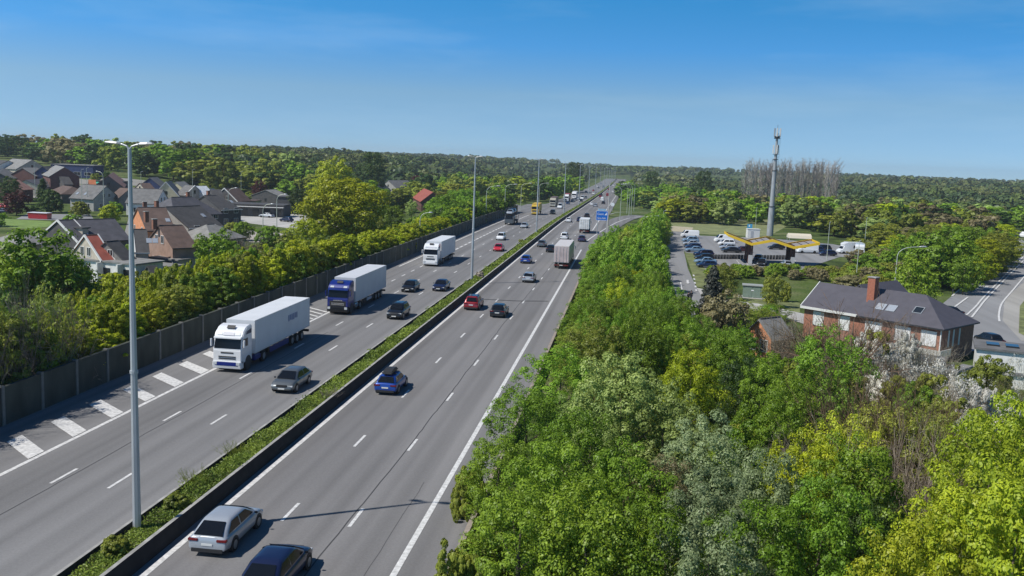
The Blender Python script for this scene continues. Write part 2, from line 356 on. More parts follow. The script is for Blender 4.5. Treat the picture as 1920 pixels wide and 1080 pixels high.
# ------------------------------------------------------------------ lamps and posts
GALV = mat('galvanised', (.46, .48, .5), .45, .35, noise=.12, nscale=2, stretch=(1, 1, .2)); LED = mat('lamp_head_grey', (.5, .51, .52), .4, .3)
DARKM = mat('dark_metal', (.05, .05, .055), .5, .3); LENS = mat('lamp_lens', (.6, .62, .62), .2)
lp_root = empty('median_lamp_post', (0, 0, 0))
MB().tube([(0, 0, .2), (0, 0, 6), (0, 0, 12), (0, 0, 18.3)], [.2, .17, .13, .085], 8).build('pole', GALV, lp_root)
MB().tube([(0, 0, 7.9), (0, 0, 8.05)], [.19, .19], 12).build('pole_collar', GALV, lp_root)
MB().box(-.3, .3, -.3, .3, -.3, .28).build('base', CONC, lp_root)
for s in (-1, 1):
    MB().tube([(0, 0, 18.25), (s*.12, 0, 18.4), (s*.35, .0, 18.48), (s*.5, .0, 18.5)], .045, 6).build('arm', GALV, lp_root)
    h = MB()
    P = [(s*.42, .1, 18.46), (s*.6, .17, 18.5), (s*.95, .2, 18.56), (s*1.15, .1, 18.55)]
    prof = [(.42, .07, .1), (.55, .16, .15), (.9, .19, .17), (1.12, .12, .1), (1.18, .04, .04)]
    rings = []
    for x, wy, t_ in prof:
        zc = 18.5+.06*(x-.4); rings.append([(s*x, -wy, zc), (s*x, -wy*.6, zc+t_*.5), (s*x, wy*.6, zc+t_*.5), (s*x, wy, zc), (s*x, 0, zc-.04)])
    for r1, r2 in zip(rings, rings[1:]):
        for i in range(5): h.quad(r1[i], r1[(i+1) % 5], r2[(i+1) % 5], r2[i])
    h.face(rings[0]); h.face(rings[-1]); h.build('lamp_head', LED, lp_root, smooth=True)
for i in range(15):
    y = 39.85+94.4*i if i < 3 else 229.+94.*(i-2)
    o = lp_root if i == 0 else copy_tree(lp_root)
    o.location = (-22.53, y, zr(y)+.1)
    tag(o, '%s tall grey lamp post with two flat lamp heads in the motorway median' % ORD[i], 'lamp post', 'tall lamp posts along the median')
PALEG = mat('pale_lamp', (.5, .53, .45), .5, .2)
def curved_lamp(loc, h, reach, ang, label, group, mast=None):
    t = empty('street_lamp', loc, ang, label, 'street lamp', group)
    pts = [(0, 0, h-1.6)]+[((1-math.cos(a))*reach*.55, 0, h-1.6+math.sin(a)*1.5) for a in (.4, .8, 1.2, 1.5)]+[(reach*.8, 0, h)]
    MB().tube([(0, 0, 0), (0, 0, h*.5), (0, 0, h-1.6)], [.11, .09, .07], 8).build('pole', PALEG, t)
    MB().tube(pts, .06, 6).build('arm', PALEG, t)
    MB().tube([(reach*.78, 0, h), (reach*.85, 0, h+.03), (reach+.1, 0, h+.05), (reach+.35, 0, h)], [.05, .13, .15, .05], 8).build('lamp_head', LED, t, smooth=True)
    return t
def straight_lamp(loc, h, ang, label, group):
    t = empty('street_lamp', loc, ang, label, 'street lamp', group)
    MB().tube([(0, 0, 0), (0, 0, h)], [.09, .05], 8).build('pole', PALEG, t)
    MB().tube([(0, 0, h-.02), (.25, 0, h+.08), (.7, 0, h+.14), (.8, 0, h+.12)], [.04, .05, .1, .04], 6).build('lamp_head', LED, t)
def gz(p): return Vector((p[0], p[1], tz(p[0], p[1])))
n = 0
for (u, v, hh, nm) in [(1162, 420, -1, 0), (1179, 410, -1, 0), (1183, 407, -1, 0), (1175, 405, -1, 0), (1188, 399, -1, 0), (1203, 379, -2, 0)]:
    p = G(u, v, hh); sc = p.y/1740; top = {0: 62, 1: 56, 2: 54, 3: 51, 4: 48, 5: 32}[n]*sc
    curved_lamp(gz(p), top+.6, 2.6, math.pi+.1, '%s pale curved street lamp along the exit ramp, arm over the road' % ORD[n], 'curved lamps along the exit ramp'); n += 1
for k, (u, v) in enumerate([(1221, 365), (1229, 366), (1236, 367), (1241, 368)]):
    p = G(u, v, -2); curved_lamp(gz(p), 10.5, 3, math.pi if k < 2 else 0, '%s of four pale far street lamps bunched behind the roadside trees' % ['leftmost', 'second from left', 'third from left', 'rightmost'][k], 'far street lamps beyond the ramp')
p = G(1201, 468, -2); curved_lamp(gz(p), 8.2, 3.6, 0, 'pale curved street lamp rising out of the roadside trees beside the car park street', 'street lamps on the right side')
p = G(1604, 535, -2); straight_lamp(gz(p), 8.0, 1, 'straight pale lamp post just behind the chimney of the brick house', 'street lamps on the right side')
p = G(1675, 560, -2); curved_lamp(gz(p), 8.7, 4.3, .1, 'large pale curved street lamp behind the dark hipped roof', 'street lamps on the right side')
p = G(1550, 488, -2); straight_lamp(gz(p), 8.6, 1.2, 'thin straight lamp post beside the right end of the yellow canopy', 'street lamps on the right side')
p = G(1620, 470, -2); straight_lamp(gz(p), 8.6, 1.2, 'thin straight lamp post beside the parked white camper vans', 'street lamps on the right side')
p = G(1416, 432, -2); straight_lamp(gz(p), 7.5, 1.2, 'thin post standing left of the tall antenna mast', 'street lamps on the right side')
p = G(1242, 440, -2); straight_lamp(gz(p), 7.0, 0, 'grey lamp post at the left edge of the car park street', 'street lamps on the right side')
p = G(1570, 395, -2); curved_lamp(gz(p), 8.5, 3, .1, 'far curved street lamp among the woods right of the mast', 'street lamps on the right side')
def Y3(u, v, y):
    d = Fv*FPX+Rv*(u-960)-Uv*(v-540); return d*(y/d.y)+Vector((0, 0, CH))
for k, (u, v, y) in enumerate([(913, 348, 268), (948, 345, 305), (978, 343, 345), (1012, 343, 395)]):
    q = Y3(u, v, y); g0 = tz(q.x, y); curved_lamp((q.x, y, g0), q.z-g0, 3.6, .1, '%s pale curved street lamp above the bushes behind the noise wall' % ORD[k], 'street lamps behind the noise wall')
for k, (u, v, y, s, ttl) in enumerate([(152, 318, 255, 0, 'by the low flat roofed houses'), (193, 322, 262, -1, 'beside the pinkish gable roof'), (162, 315, 262, 0, 'left of the orange roof'), (264, 322, 300, 0, 'right of the nearest tall pole'), (361, 318, 300, 0, 'above the white roofed house'), (452, 322, 330, 0, 'left of the dark red tree'), (428, 352, 240, 1, 'in front of the brown roofed house with a white gable'), (519, 364, 215, 1, 'taller one of the pair at the commercial yard'), (493, 382, 200, 1, 'left one of the pair at the commercial yard'), (788, 398, 185, 1, 'half hidden in the yellow green bushes behind the wall'), (64, 305, 300, 0, 'in front of the far left row of houses')]):
    q = Y3(u, v, y); g0 = tz(q.x, y)
    if s: curved_lamp((q.x, y, g0), q.z-g0, 2.2*abs(s), 0.1 if s > 0 else 3.0, 'curved village street lamp '+ttl, 'village street lamps')
    else: straight_lamp((q.x, y, g0), q.z-g0, 1, 'thin village street lamp '+ttl, 'village street lamps')
# blue direction sign
t = empty('direction_sign', (-5.2, 236.2, zr(236)-.4), 0, 'blue motorway exit sign with white lettering standing beside the exit ramp', 'road sign')
BLUE = mat('sign_blue', (.0, .13, .55), .4); WHT = mat('sign_white', (.8, .82, .85), .4)
for x in (-2.6, -.3): MB().tube([(x, .12, 0), (x, .12, 7.4)], .09, 8).build('sign_post', GALV, t)
MB().box(-3.05, -.05, 0, .06, 4.2, 6.6).build('sign_panel', BLUE, t)
b = MB().box(-3.05, -.05, -.012, 0, 4.2, 4.26).box(-3.05, -.05, -.012, 0, 6.54, 6.6).box(-3.05, -2.99, -.012, 0, 4.26, 6.54).box(-.11, -.05, -.012, 0, 4.26, 6.54)
b.build('sign_border', WHT, t)
MB().box(-2.6, -.6, -.02, .06, 6.62, 7.15).build('sign_panel', mat('sign_pale', (.3, .45, .6), .5), t)
MB().face([(-.95, -.015, 5.55), (-.35, -.015, 5.55), (-.35, -.015, 6.3)]).build('sign_arrow', WHT, t, fix=False)
def text(s, size, loc, parent, m, name='lettering', rot=(math.pi/2, 0, 0)):
    cu = bpy.data.curves.new(name, 'FONT'); cu.body = s; cu.size = size; cu.align_x = 'CENTER'; cu.extrude = .004
    o = bpy.data.objects.new(name, cu); COL.objects.link(o); dg = bpy.context.evaluated_depsgraph_get()
    me = bpy.data.meshes.new_from_object(o.evaluated_get(dg)); bpy.data.objects.remove(o)
    me.materials.clear(); me.materials.append(m); q = link(name, me, parent); q.location = loc; q.rotation_euler = rot; return q
text('Gent', .8, (-1.95, -.02, 5.55), t, WHT); text('Sint-Nik.', .66, (-1.55, -.02, 4.55), t, WHT)
MB().tube([(0, 0, 0), (0, 0, 13.4)], [.2, .11], 10).build('mast', mat('sign_mast', (.5, .46, .44), .6, .2), t)
q = G(1148, 397, 0); t2 = empty('round_sign', q, 0, 'small round white traffic sign on the grass at the exit gore', 'road sign')
MB().tube([(0, 0, 0), (0, 0, 3)], .05, 6).build('sign_post', GALV, t2); MB().tube([(0, 0, 2.9), (0, -.05, 2.9)], .75, 16).build('sign_disc', WHT, t2)
# ------------------------------------------------------------------ trees
def tri_mesh(name, V, F, m):
    me = bpy.data.meshes.new(name); nV, nF, k = len(V), len(F), F.shape[1]
    me.vertices.add(nV); me.vertices.foreach_set('co', V.astype(np.float32).ravel())
    me.loops.add(nF*k); me.loops.foreach_set('vertex_index', F.astype(np.int32).ravel())
    me.polygons.add(nF); me.polygons.foreach_set('loop_start', np.arange(0, nF*k, k, dtype=np.int32))
    me.update(calc_edges=True); me.materials.append(m); return me
def leaves(rng, P, N, size, asp=.6):
    n = len(P); N = N/np.linalg.norm(N, axis=1, keepdims=True)
    a = rng.normal(size=(n, 3)); T = np.cross(N, a); T /= np.linalg.norm(T, axis=1, keepdims=True); B = np.cross(N, T)
    s = (size*rng.uniform(.6, 1.25, n))[:, None]
    V = np.stack([P+T*s, P+B*s*asp+N*s*.15, P-T*s, P-B*s*asp+N*s*.15], 1).reshape(-1, 3)
    return V, np.arange(n*4).reshape(-1, 4)
def shape_r(kind, t):      # t: 0 bottom .. 1 top of the crown
    if kind == 'cone': return (1-t)**.9*1.0+.03
    if kind == 'column': return np.sin(np.pi*np.clip(t*.92+.06, 0, 1))**.4
    if kind == 'vase': return np.sin(np.pi*np.clip(t*.75+.1, 0, 1))**.7
    return np.sqrt(np.clip(1-(2*np.clip(t*.93+.04, 0, 1)-1)**2, .02, 1))
def crown(seed, kind, h0, h1, R, nc, per, size, cr=.3, inner=.15, droop=0.):
    rng = np.random.default_rng(seed); H = h1-h0
    t = rng.beta(1.15, 1.0, nc); an = rng.uniform(0, 2*np.pi, nc)
    lob = 1+.2*np.sin(an*3+rng.uniform(0, 6))+.16*np.sin(an*5+t*9+rng.uniform(0, 6))
    rr = shape_r(kind, t)*R*lob*np.sqrt(rng.uniform(.45, 1, nc))
    C = np.stack([np.cos(an)*rr, np.sin(an)*rr, h0+t*H*rng.uniform(.88, 1.08, nc)], 1)
    cs = R*cr*rng.uniform(.55, 1.15, nc)
    D = rng.normal(size=(nc, per, 3)); D /= np.linalg.norm(D, axis=2, keepdims=True)
    D[..., 2] = np.where(rng.random((nc, per)) < .5, np.abs(D[..., 2]), D[..., 2])
    rad_ = rng.uniform(.72, 1.06, (nc, per, 1))
    P = C[:, None]+D*cs[:, None, None]*rad_*np.array([1, 1, .75])
    if droop: P[..., 2] -= droop*(rad_[..., 0])*rng.random((nc, per))
    out = C-np.array([0, 0, h0+H*.35]); out /= np.linalg.norm(out, axis=1, keepdims=True)
    N = D*1.1+out[:, None]*.35+rng.normal(size=D.shape)*.32+np.array([0, 0, .25])
    P = P.reshape(-1, 3); N = N.reshape(-1, 3)
    ni = int(nc*per*inner)
    ti = rng.uniform(.05, .85, ni); ai = rng.uniform(0, 6.28, ni); ri = shape_r(kind, ti)*R*.62*np.sqrt(rng.random(ni))
    P2 = np.stack([np.cos(ai)*ri, np.sin(ai)*ri, h0+ti*H], 1)
    P = np.concatenate([P, P2]); N = np.concatenate([N, rng.normal(size=(ni, 3))+[0, 0, .5]])
    keep = P[:, 2] > .05; P = P[keep]; N = N[keep]
    return leaves(rng, P, N, size)
def twigs(seed, h0, h1, R, n, wd, m, name='crown', up=.8, seg=3, bush=False, tall=False):
    """bare or budding crown: many thin forked twigs as narrow blades"""
    rng = np.random.default_rng(seed); V = []; F = []
    def blade(a, b, w0, w1):
        d = b-a; s = np.cross(d, rng.normal(size=3)); s /= np.linalg.norm(s)+1e-9
        s2 = np.cross(d, s); s2 /= np.linalg.norm(s2)+1e-9
        for q in (s, s2):
            i = len(V); V.extend([a-q*w0, a+q*w0, b+q*w1, b-q*w1]); F.append((i, i+1, i+2, i+3))
    for k in range(n):
        t = rng.uniform(0, .6); a0 = rng.uniform(0, 6.28)
        p = np.array([0, 0, h0*.6+(h1-h0)*t*.5]) if not bush else np.array([rng.normal()*R*.25, rng.normal()*R*.25, 0.])
        if tall: p = np.array([0, 0, h0+(h1-h0-4)*rng.uniform(0, 1)**.8])
        d = np.array([math.cos(a0), math.sin(a0), up*rng.uniform(.5, 2.2)]); d /= np.linalg.norm(d)
        Ln = min(R, h1-h0)*rng.uniform(.7, 1.05); wd0 = wd*rng.uniform(.7, 1.4)
        for s in range(seg):
            q = p+d*Ln/seg; blade(p, q, wd0*(1-s/seg*.7), wd0*(1-(s+1)/seg*.7))
            for c in range(3):
                dd = d+rng.normal(size=3)*.55; dd[2] += .25; dd /= np.linalg.norm(dd); r = q+dd*Ln*.3*rng.uniform(.5, 1.1); blade(q, r, wd0*.35, wd0*.15)
                for c2 in range(2):
                    d3 = dd+rng.normal(size=3)*.5; d3 /= np.linalg.norm(d3); blade(q+(r-q)*.6, q+(r-q)*.6+d3*Ln*.2, wd0*.2, wd0*.1)
            p = q; d = d+rng.normal(size=3)*.18; d[2] += .08; d /= np.linalg.norm(d)
    return tri_mesh(name, np.array(V), np.array(F), m)
def trunk(seed, h, r0, R, h0, m, nb=6):
    rnd = random.Random(seed); b = MB()
    pts = [(0, 0, -.6), (0, 0, .2), (rnd.uniform(-.1, .1), rnd.uniform(-.1, .1), h*.35), (rnd.uniform(-.2, .2), rnd.uniform(-.2, .2), h*.62), (rnd.uniform(-.3, .3), rnd.uniform(-.3, .3), h*.88)]
    b.tube(pts, [r0*1.3, r0, r0*.75, r0*.45, r0*.12], 7)
    for k in range(nb):
        a = k*2.4+rnd.random(); z = h0+(h-h0)*rnd.uniform(0, .45); L = R*rnd.uniform(.55, .85)
        p = Vector((0, 0, z)); q = p+Vector((math.cos(a)*L*.5, math.sin(a)*L*.5, L*.35)); e = q+Vector((math.cos(a)*L*.45, math.sin(a)*L*.45, L*.45))
        b.tube([p, q, e], [r0*.4, r0*.22, r0*.05], 5)
    return b.mesh('trunk', m, smooth=True, fix=False)
BARK = mat('bark', (.11, .085, .06), .95, noise=.4, nscale=6)
LM = dict(
    green=leafmat('leaf_green', (.10, .175, .016), (.28, .42, .036)),
    lush=leafmat('leaf_lush', (.085, .165, .012), (.25, .40, .03)),
    yellow=leafmat('leaf_yellow', (.20, .25, .012), (.50, .56, .026)),
    bright=leafmat('leaf_bright', (.22, .29, .018), (.50, .55, .035), .012),
    olive=leafmat('leaf_olive', (.15, .18, .022), (.35, .39, .06)),
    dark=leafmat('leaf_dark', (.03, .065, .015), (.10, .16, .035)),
    willow=leafmat('leaf_willow', (.19, .27, .06), (.40, .50, .15), .01),
    silver=leafmat('leaf_silver', (.16, .21, .09), (.35, .42, .20), .01),
    bud=leafmat('leaf_bud', (.17, .15, .07), (.32, .28, .14)),
    copper=leafmat('leaf_copper', (.05, .012, .012), (.14, .035, .03)),
    blossom=leafmat('leaf_blossom', (.42, .40, .31), (.9, .88, .82), .01),
    spruce=leafmat('leaf_spruce', (.05, .06, .05), (.15, .165, .13), .02),
    ptwig=leafmat('twig_pale', (.36, .32, .28), (.55, .5, .45), .02, 0.),
    twig=leafmat('twig_grey', (.22, .185, .14), (.40, .35, .28), .02, 0.),
    twigr=leafmat('twig_brown', (.14, .095, .06), (.28, .20, .13), .02, 0.))
PROTO = {}
def proto(form, lod, i):
    key = (form, lod, i)
    if key in PROTO: return PROTO[key]
    sd_ = hash(form) if False else sum(ord(c) for c in form)*7+i*13+{'n': 1, 'm': 2, 'f': 3}[lod]
    mul = {'n': (165, 105, .105), 'm': (110, 62, .23), 'f': (52, 30, .58)}[lod]
    nc, per, sz = mul
    # unit tree: height 1*H real metres given below
    spec = dict(round=('round', 1.0, 10, 4.2), tall=('round', 1.6, 14, 4.2), spread=('vase', 2.5, 16, 7.5), column=('column', 1.2, 12, 1.7), cone=('cone', .5, 9, 2.9), bush=('round', .1, 4.2, 2.6), tallbush=('round', .1, 7.6, 2.6), shrub=('vase', .1, 2.6, 1.5))
    if form in spec:
        kd, h0, h1, R = spec[form]
        k = R/4.2
        if form == 'spread': nc = int(nc*2.2); 
        if form in ('bush', 'shrub'): nc = int(nc*.75)
        if form == 'tallbush': nc = int(nc*1.35)
        V, F = crown(sd_, kd, h0, h1, R, nc, per, sz*(1.0 if lod == 'n' else .6+.4*k), cr=(.165 if lod == 'n' else .23) if form != 'cone' else .17, inner=.1 if lod == 'n' else .15, droop=.25 if form == 'cone' else 0)
        me = tri_mesh('crown', V, F, LM['green']); tr = trunk(sd_, h1*.9, .05*R+.03, R, h0, BARK, 7 if lod != 'f' else 3)
    elif form == 'sparse':
        h0, h1, R = .4, 4.2, 2.6; V, F = crown(sd_, 'round', h0, h1, R, 70, 30, .1, cr=.3, inner=.05); me = tri_mesh('crown', V, F, LM['green']); tr = twigs(sd_+5, h0, h1, R+1, 34, .03, LM['twig'], 'stem', .9, bush=True)
    elif form == 'bare':
        h0, h1, R = 3, 12, 4.5; me = twigs(sd_, h0, h1, R+2, {'n': 60, 'm': 34, 'f': 16}[lod], {'n': .045, 'm': .07, 'f': .12}[lod], LM['twig']); tr = trunk(sd_, h1*.85, .2, R, h0, BARK)
    elif form == 'bareshrub':
        h0, h1, R = .3, 4.5, 3.0; me = twigs(sd_, h0, h1, R+1.2, {'n': 90, 'm': 40, 'f': 16}[lod], {'n': .03, 'm': .05, 'f': .1}[lod], LM['twig'], up=.9, bush=True); tr = trunk(sd_, h1*.5, .1, R, h0, BARK)
    elif form == 'poplar':
        h0, h1, R = 2, 20, 1.6; me = twigs(sd_, h0, h1, 4.0, 44, .075, LM['twig'], up=2.6, tall=True)
        tr = trunk(sd_, h1*.9, .22, 1, h0, BARK); 
    me.name = 'crown'; PROTO[key] = (me, tr, h1 if form not in ('bare',) else 12, R); return PROTO[key]
TREES = []
FORMN = dict(round='round', tall='tall', spread='wide spreading', column='columnar', cone='conical', bush='bushy', shrub='low', bare='bare branched', bareshrub='twiggy', poplar='slender leafless')
def tree(x, y, top, r, form, color, lod, label, group=None, rnd=None, base=None, cat=None):
    """top: absolute height of the crown top; r: crown radius"""
    rnd = rnd or random; g = tz(x, y) if base is None else base
    QUEUE.append((x, y, top, r, form, color, lod, label, group, rnd.uniform(0, 6.28), rnd.randrange(3 if lod != 'f' else 4), g, cat)); TREES.append((x, y, r))
QUEUE = []
def kind_of(form): return {'sparse': 'shrub', 'tallbush': 'shrub', 'bush': 'shrub', 'shrub': 'shrub', 'bareshrub': 'shrub', 'cone': 'conifer_tree', 'poplar': 'poplar_tree'}.get(form, 'tree')
def plant(x, y, top, r, form, color, lod, label, group, ang, var, g, cat):
    me, tr, H, R = proto(form, lod, var); h = max(.8, top-g)
    nm = {'sparse': 'shrub', 'tallbush': 'shrub', 'bush': 'shrub', 'shrub': 'shrub', 'bareshrub': 'shrub', 'cone': 'conifer_tree', 'poplar': 'poplar_tree'}.get(form, 'tree')
    t = empty(nm, (x, y, g), ang, label, cat or ('shrub' if nm == 'shrub' else 'tree'), group, sc=(r/R, r/R, h/H))
    c = link('foliage' if nm == 'shrub' else 'crown', me, t); s = c.material_slots[0]; s.link = 'OBJECT'; s.material = LM[color]
    link('stem' if nm == 'shrub' else 'trunk', tr, t)
    return t
def tpx(u, v, z, r, form, color, lod, label, top=1.6, **k):
    """crown centre seen at u,v at absolute height z"""
    p = G(u, v, z-zr(200) if False else z); return tree(p.x, p.y, p.z+r*top*.5, r, form, color, lod, label, **k)
def inpoly(x, y, P):
    c = False; j = len(P)-1
    for i in range(len(P)):
        if (P[i].y > y) != (P[j].y > y) and x < (P[j].x-P[i].x)*(y-P[i].y)/(P[j].y-P[i].y)+P[i].x: c = not c
        j = i
    return c
def scatter(P, dist, n, seed, fn, tries=40):
    rnd = random.Random(seed); pts = []; xs = [p.x for p in P]; ys = [p.y for p in P]; bad = 0
    while len(pts) < n and bad < tries*n:
        x, y = rnd.uniform(min(xs), max(xs)), rnd.uniform(min(ys), max(ys)); bad += 1
        dd = dist if not callable(dist) else dist(x, y)
        if inpoly(x, y, P) and all((x-a)**2+(y-b)**2 > dd*dd for a, b in pts):
            pts.append((x, y)); fn(x, y, rnd)
    return pts
# ------------------------------------------------------------------ cars
GLASS = mat('car_glass', (.008, .010, .014), .12, 0, .32); TYRE = mat('tyre', (.015, .015, .016), .85); RIM = mat('rim', (.35, .36, .37), .35, .6)
RIMD = mat('rim_dark', (.08, .08, .085), .4, .5)
HL = mat('headlight', (.65, .68, .7), .15, .2); TL = mat('tail_light', (.16, .01, .012), .2); PLATE = mat('number_plate', (.75, .75, .72), .5); PLASTIC = mat('black_plastic', (.025, .025, .027), .6)
CHROME = mat('chrome', (.6, .61, .62), .2, .9)
def paint(n, c, metal=.25, r=.32): return mat('paint_'+n, c, r, metal, .5, coat=.6)
PT = dict(silver=paint('silver', (.40, .43, .47)), grey=paint('grey', (.13, .145, .155), .4), black=paint('black', (.012, .013, .016)), blue=paint('blue', (.012, .06, .32)), navy=paint('navy', (.012, .018, .06)),
          red=paint('red', (.30, .015, .022)), white=paint('white', (.78, .79, .8), 0), yellow=paint('yellow', (.62, .42, .04), 0), dkblue=paint('dkblue', (.015, .035, .10)), ltblue=paint('ltblue', (.22, .33, .45)), beige=paint('beige', (.5, .46, .36), .2), purple=paint('purple', (.04, .04, .10)), brightred=paint('brightred', (.5, .02, .03), 0), cabblue=paint('cabblue', (.008, .022, .19), .1), maroon=paint('maroon', (.07, .012, .014)))
#        L    W    H   belt hood  yw0(windscreen base) yw1(roof front) yr1(roof rear) yr0(rear glass base) rear deck z
CT = dict(hatch=(4.25, 1.8, 1.46, .93, .80, .98, .35, -1.35, -1.85, .95), sedan=(4.7, 1.82, 1.43, .92, .82, 1.0, .35, -1.0, -1.75, .95), suv=(4.55, 1.88, 1.66, 1.05, .96, 1.1, .5, -1.65, -2.08, 1.05),
          estate=(4.75, 1.83, 1.5, .94, .82, 1.0, .35, -1.75, -2.2, .97), mpv=(4.4, 1.8, 1.68, 1.02, .92, 1.3, .65, -1.75, -2.05, 1.0), van=(5.3, 1.98, 2.2, 1.25, 1.1, 2.05, 1.35, -2.55, -2.6, 1.2), cross=(4.6, 1.9, 1.5, .95, .84, 1.3, .4, -1.25, -2.18, .97), coupe=(4.5, 1.84, 1.36, .9, .78, .95, .25, -.8, -1.85, .93))
def body_mesh(ty):
    L, W, H, belt, hood, yw0, yw1, yr1, yr0, deck = CT[ty]; w2 = W/2; S = []
    st = [(-.5, .5, .84), (-.497, .62, .92), (-.485, deck-.08, .955), (-.47, deck, .965), (-.42, max(deck, belt), .985), (-.2, belt, 1), (yw0/L-.02, belt, 1), ((yw0+.1)/L, belt-.015, .995), ((yw0/L+.5)/2+.02, (hood+belt)/2-.02, .985), (.44, hood-.09, .95), (.475, hood-.17, .90), (.492, hood-.27, .85), (.5, .45, .78)]
    for yf, zt, ws in st:
        y = yf*L; zb = .22 if abs(yf) < .47 else .3; x = w2*ws; zt = max(zt, zb+.15)
        S.append([(0, y, zb), (x*.88, y, zb), (x*.97, y, zb+.1), (x, y, .55 if zt > .65 else (zb+zt)/2), (x*.985, y, max(zt-.12, (zb+zt)/2+.02)), (x*.9, y, zt-.01), (x*.6, y, zt+.015), (0, y, zt+.03)])
    V = []; F = []
    ring = []
    for s in S: ring.append(s+[(-a, b, c) for a, b, c in s[-2:0:-1]])
    n = len(ring[0])
    for r in ring: V += r
    for i in range(len(ring)-1):
        for j in range(n): F.append((i*n+j, i*n+(j+1) % n, (i+1)*n+(j+1) % n, (i+1)*n+j))
    F.append(tuple(range(n))); F.append(tuple(reversed(range((len(ring)-1)*n, len(ring)*n))))
    # greenhouse
    i0 = len(V); xb, xr = w2*.9, w2*.70
    lv = [(belt-.02, xb, yr0, yw0+.02), (belt+(H-belt)*.55, xb*.45+xr*.55, yr0*.45+yr1*.55, yw0*.45+yw1*.55), (H-.06, xr, yr1, yw1), (H-.005, xr*.84, yr1+.18, yw1-.22)]
    m = 0
    for z, x, a, b in lv:
        q = [(-x, a+.04, z), (-x*.9, a-.02, z), (0, a-.05, z), (x*.9, a-.02, z), (x, a+.04, z), (x, (a+b)/2, z), (x, b-.06, z), (x*.88, b, z), (0, b+.06, z), (-x*.88, b, z), (-x, b-.06, z), (-x, (a+b)/2, z)]
        m = len(q); V += q
    for i in range(3):
        for j in range(m): F.append((i0+i*m+j, i0+i*m+(j+1) % m, i0+(i+1)*m+(j+1) % m, i0+(i+1)*m+j))
    V.append((0, (yr1+yw1)/2, H+.02)); c = len(V)-1
    for j in range(m): F.append((i0+3*m+j, i0+3*m+(j+1) % m, c))
    me = bpy.data.meshes.new('body'); me.from_pydata(V, [], F); bm = bmesh.new(); bm.from_mesh(me); bmesh.ops.recalc_face_normals(bm, faces=bm.faces); bm.to_mesh(me); bm.free()
    o = bpy.data.objects.new('tmp', me); COL.objects.link(o); o.modifiers.new('s', 'SUBSURF').levels = 1
    me = bpy.data.meshes.new_from_object(o.evaluated_get(bpy.context.evaluated_depsgraph_get())); bpy.data.objects.remove(o); me.name = 'body'
    me.polygons.foreach_set('use_smooth', [True]*len(me.polygons)); me.set_sharp_from_angle(angle=rad(50)); me.materials.append(PT['grey']); return me, lv
def pane(corners, u0, u1, v0, v1, off=.018, nu=3):
    """glass panel on a bilinear quad (a,b bottom; d,c top), a solid slab"""
    a, b_, c, d = [Vector(p) for p in corners]; nn = (b_-a).cross(d-a).normalized(); mb = MB()
    f = lambda u, v: (a*(1-u)+b_*u)*(1-v)+(d*(1-u)+c*u)*v
    P = [f(u0, v0), f(u1, v0), f(u1-.03*(u1-u0), v1), f(u0+.03*(u1-u0), v1)]
    Q = [p+nn*off for p in P]; mb.face(Q)
    for i in range(4): mb.quad(P[i], P[(i+1) % 4], Q[(i+1) % 4], Q[i])
    return mb
def wheel_mesh(r, w_):
    n = 18; b = MB(); b.tube([(-w_/2, 0, 0), (-w_/2+.02, 0, 0), (w_/2-.02, 0, 0), (w_/2, 0, 0)], [r-.03, r, r, r-.03], n); return b
CARP = {}
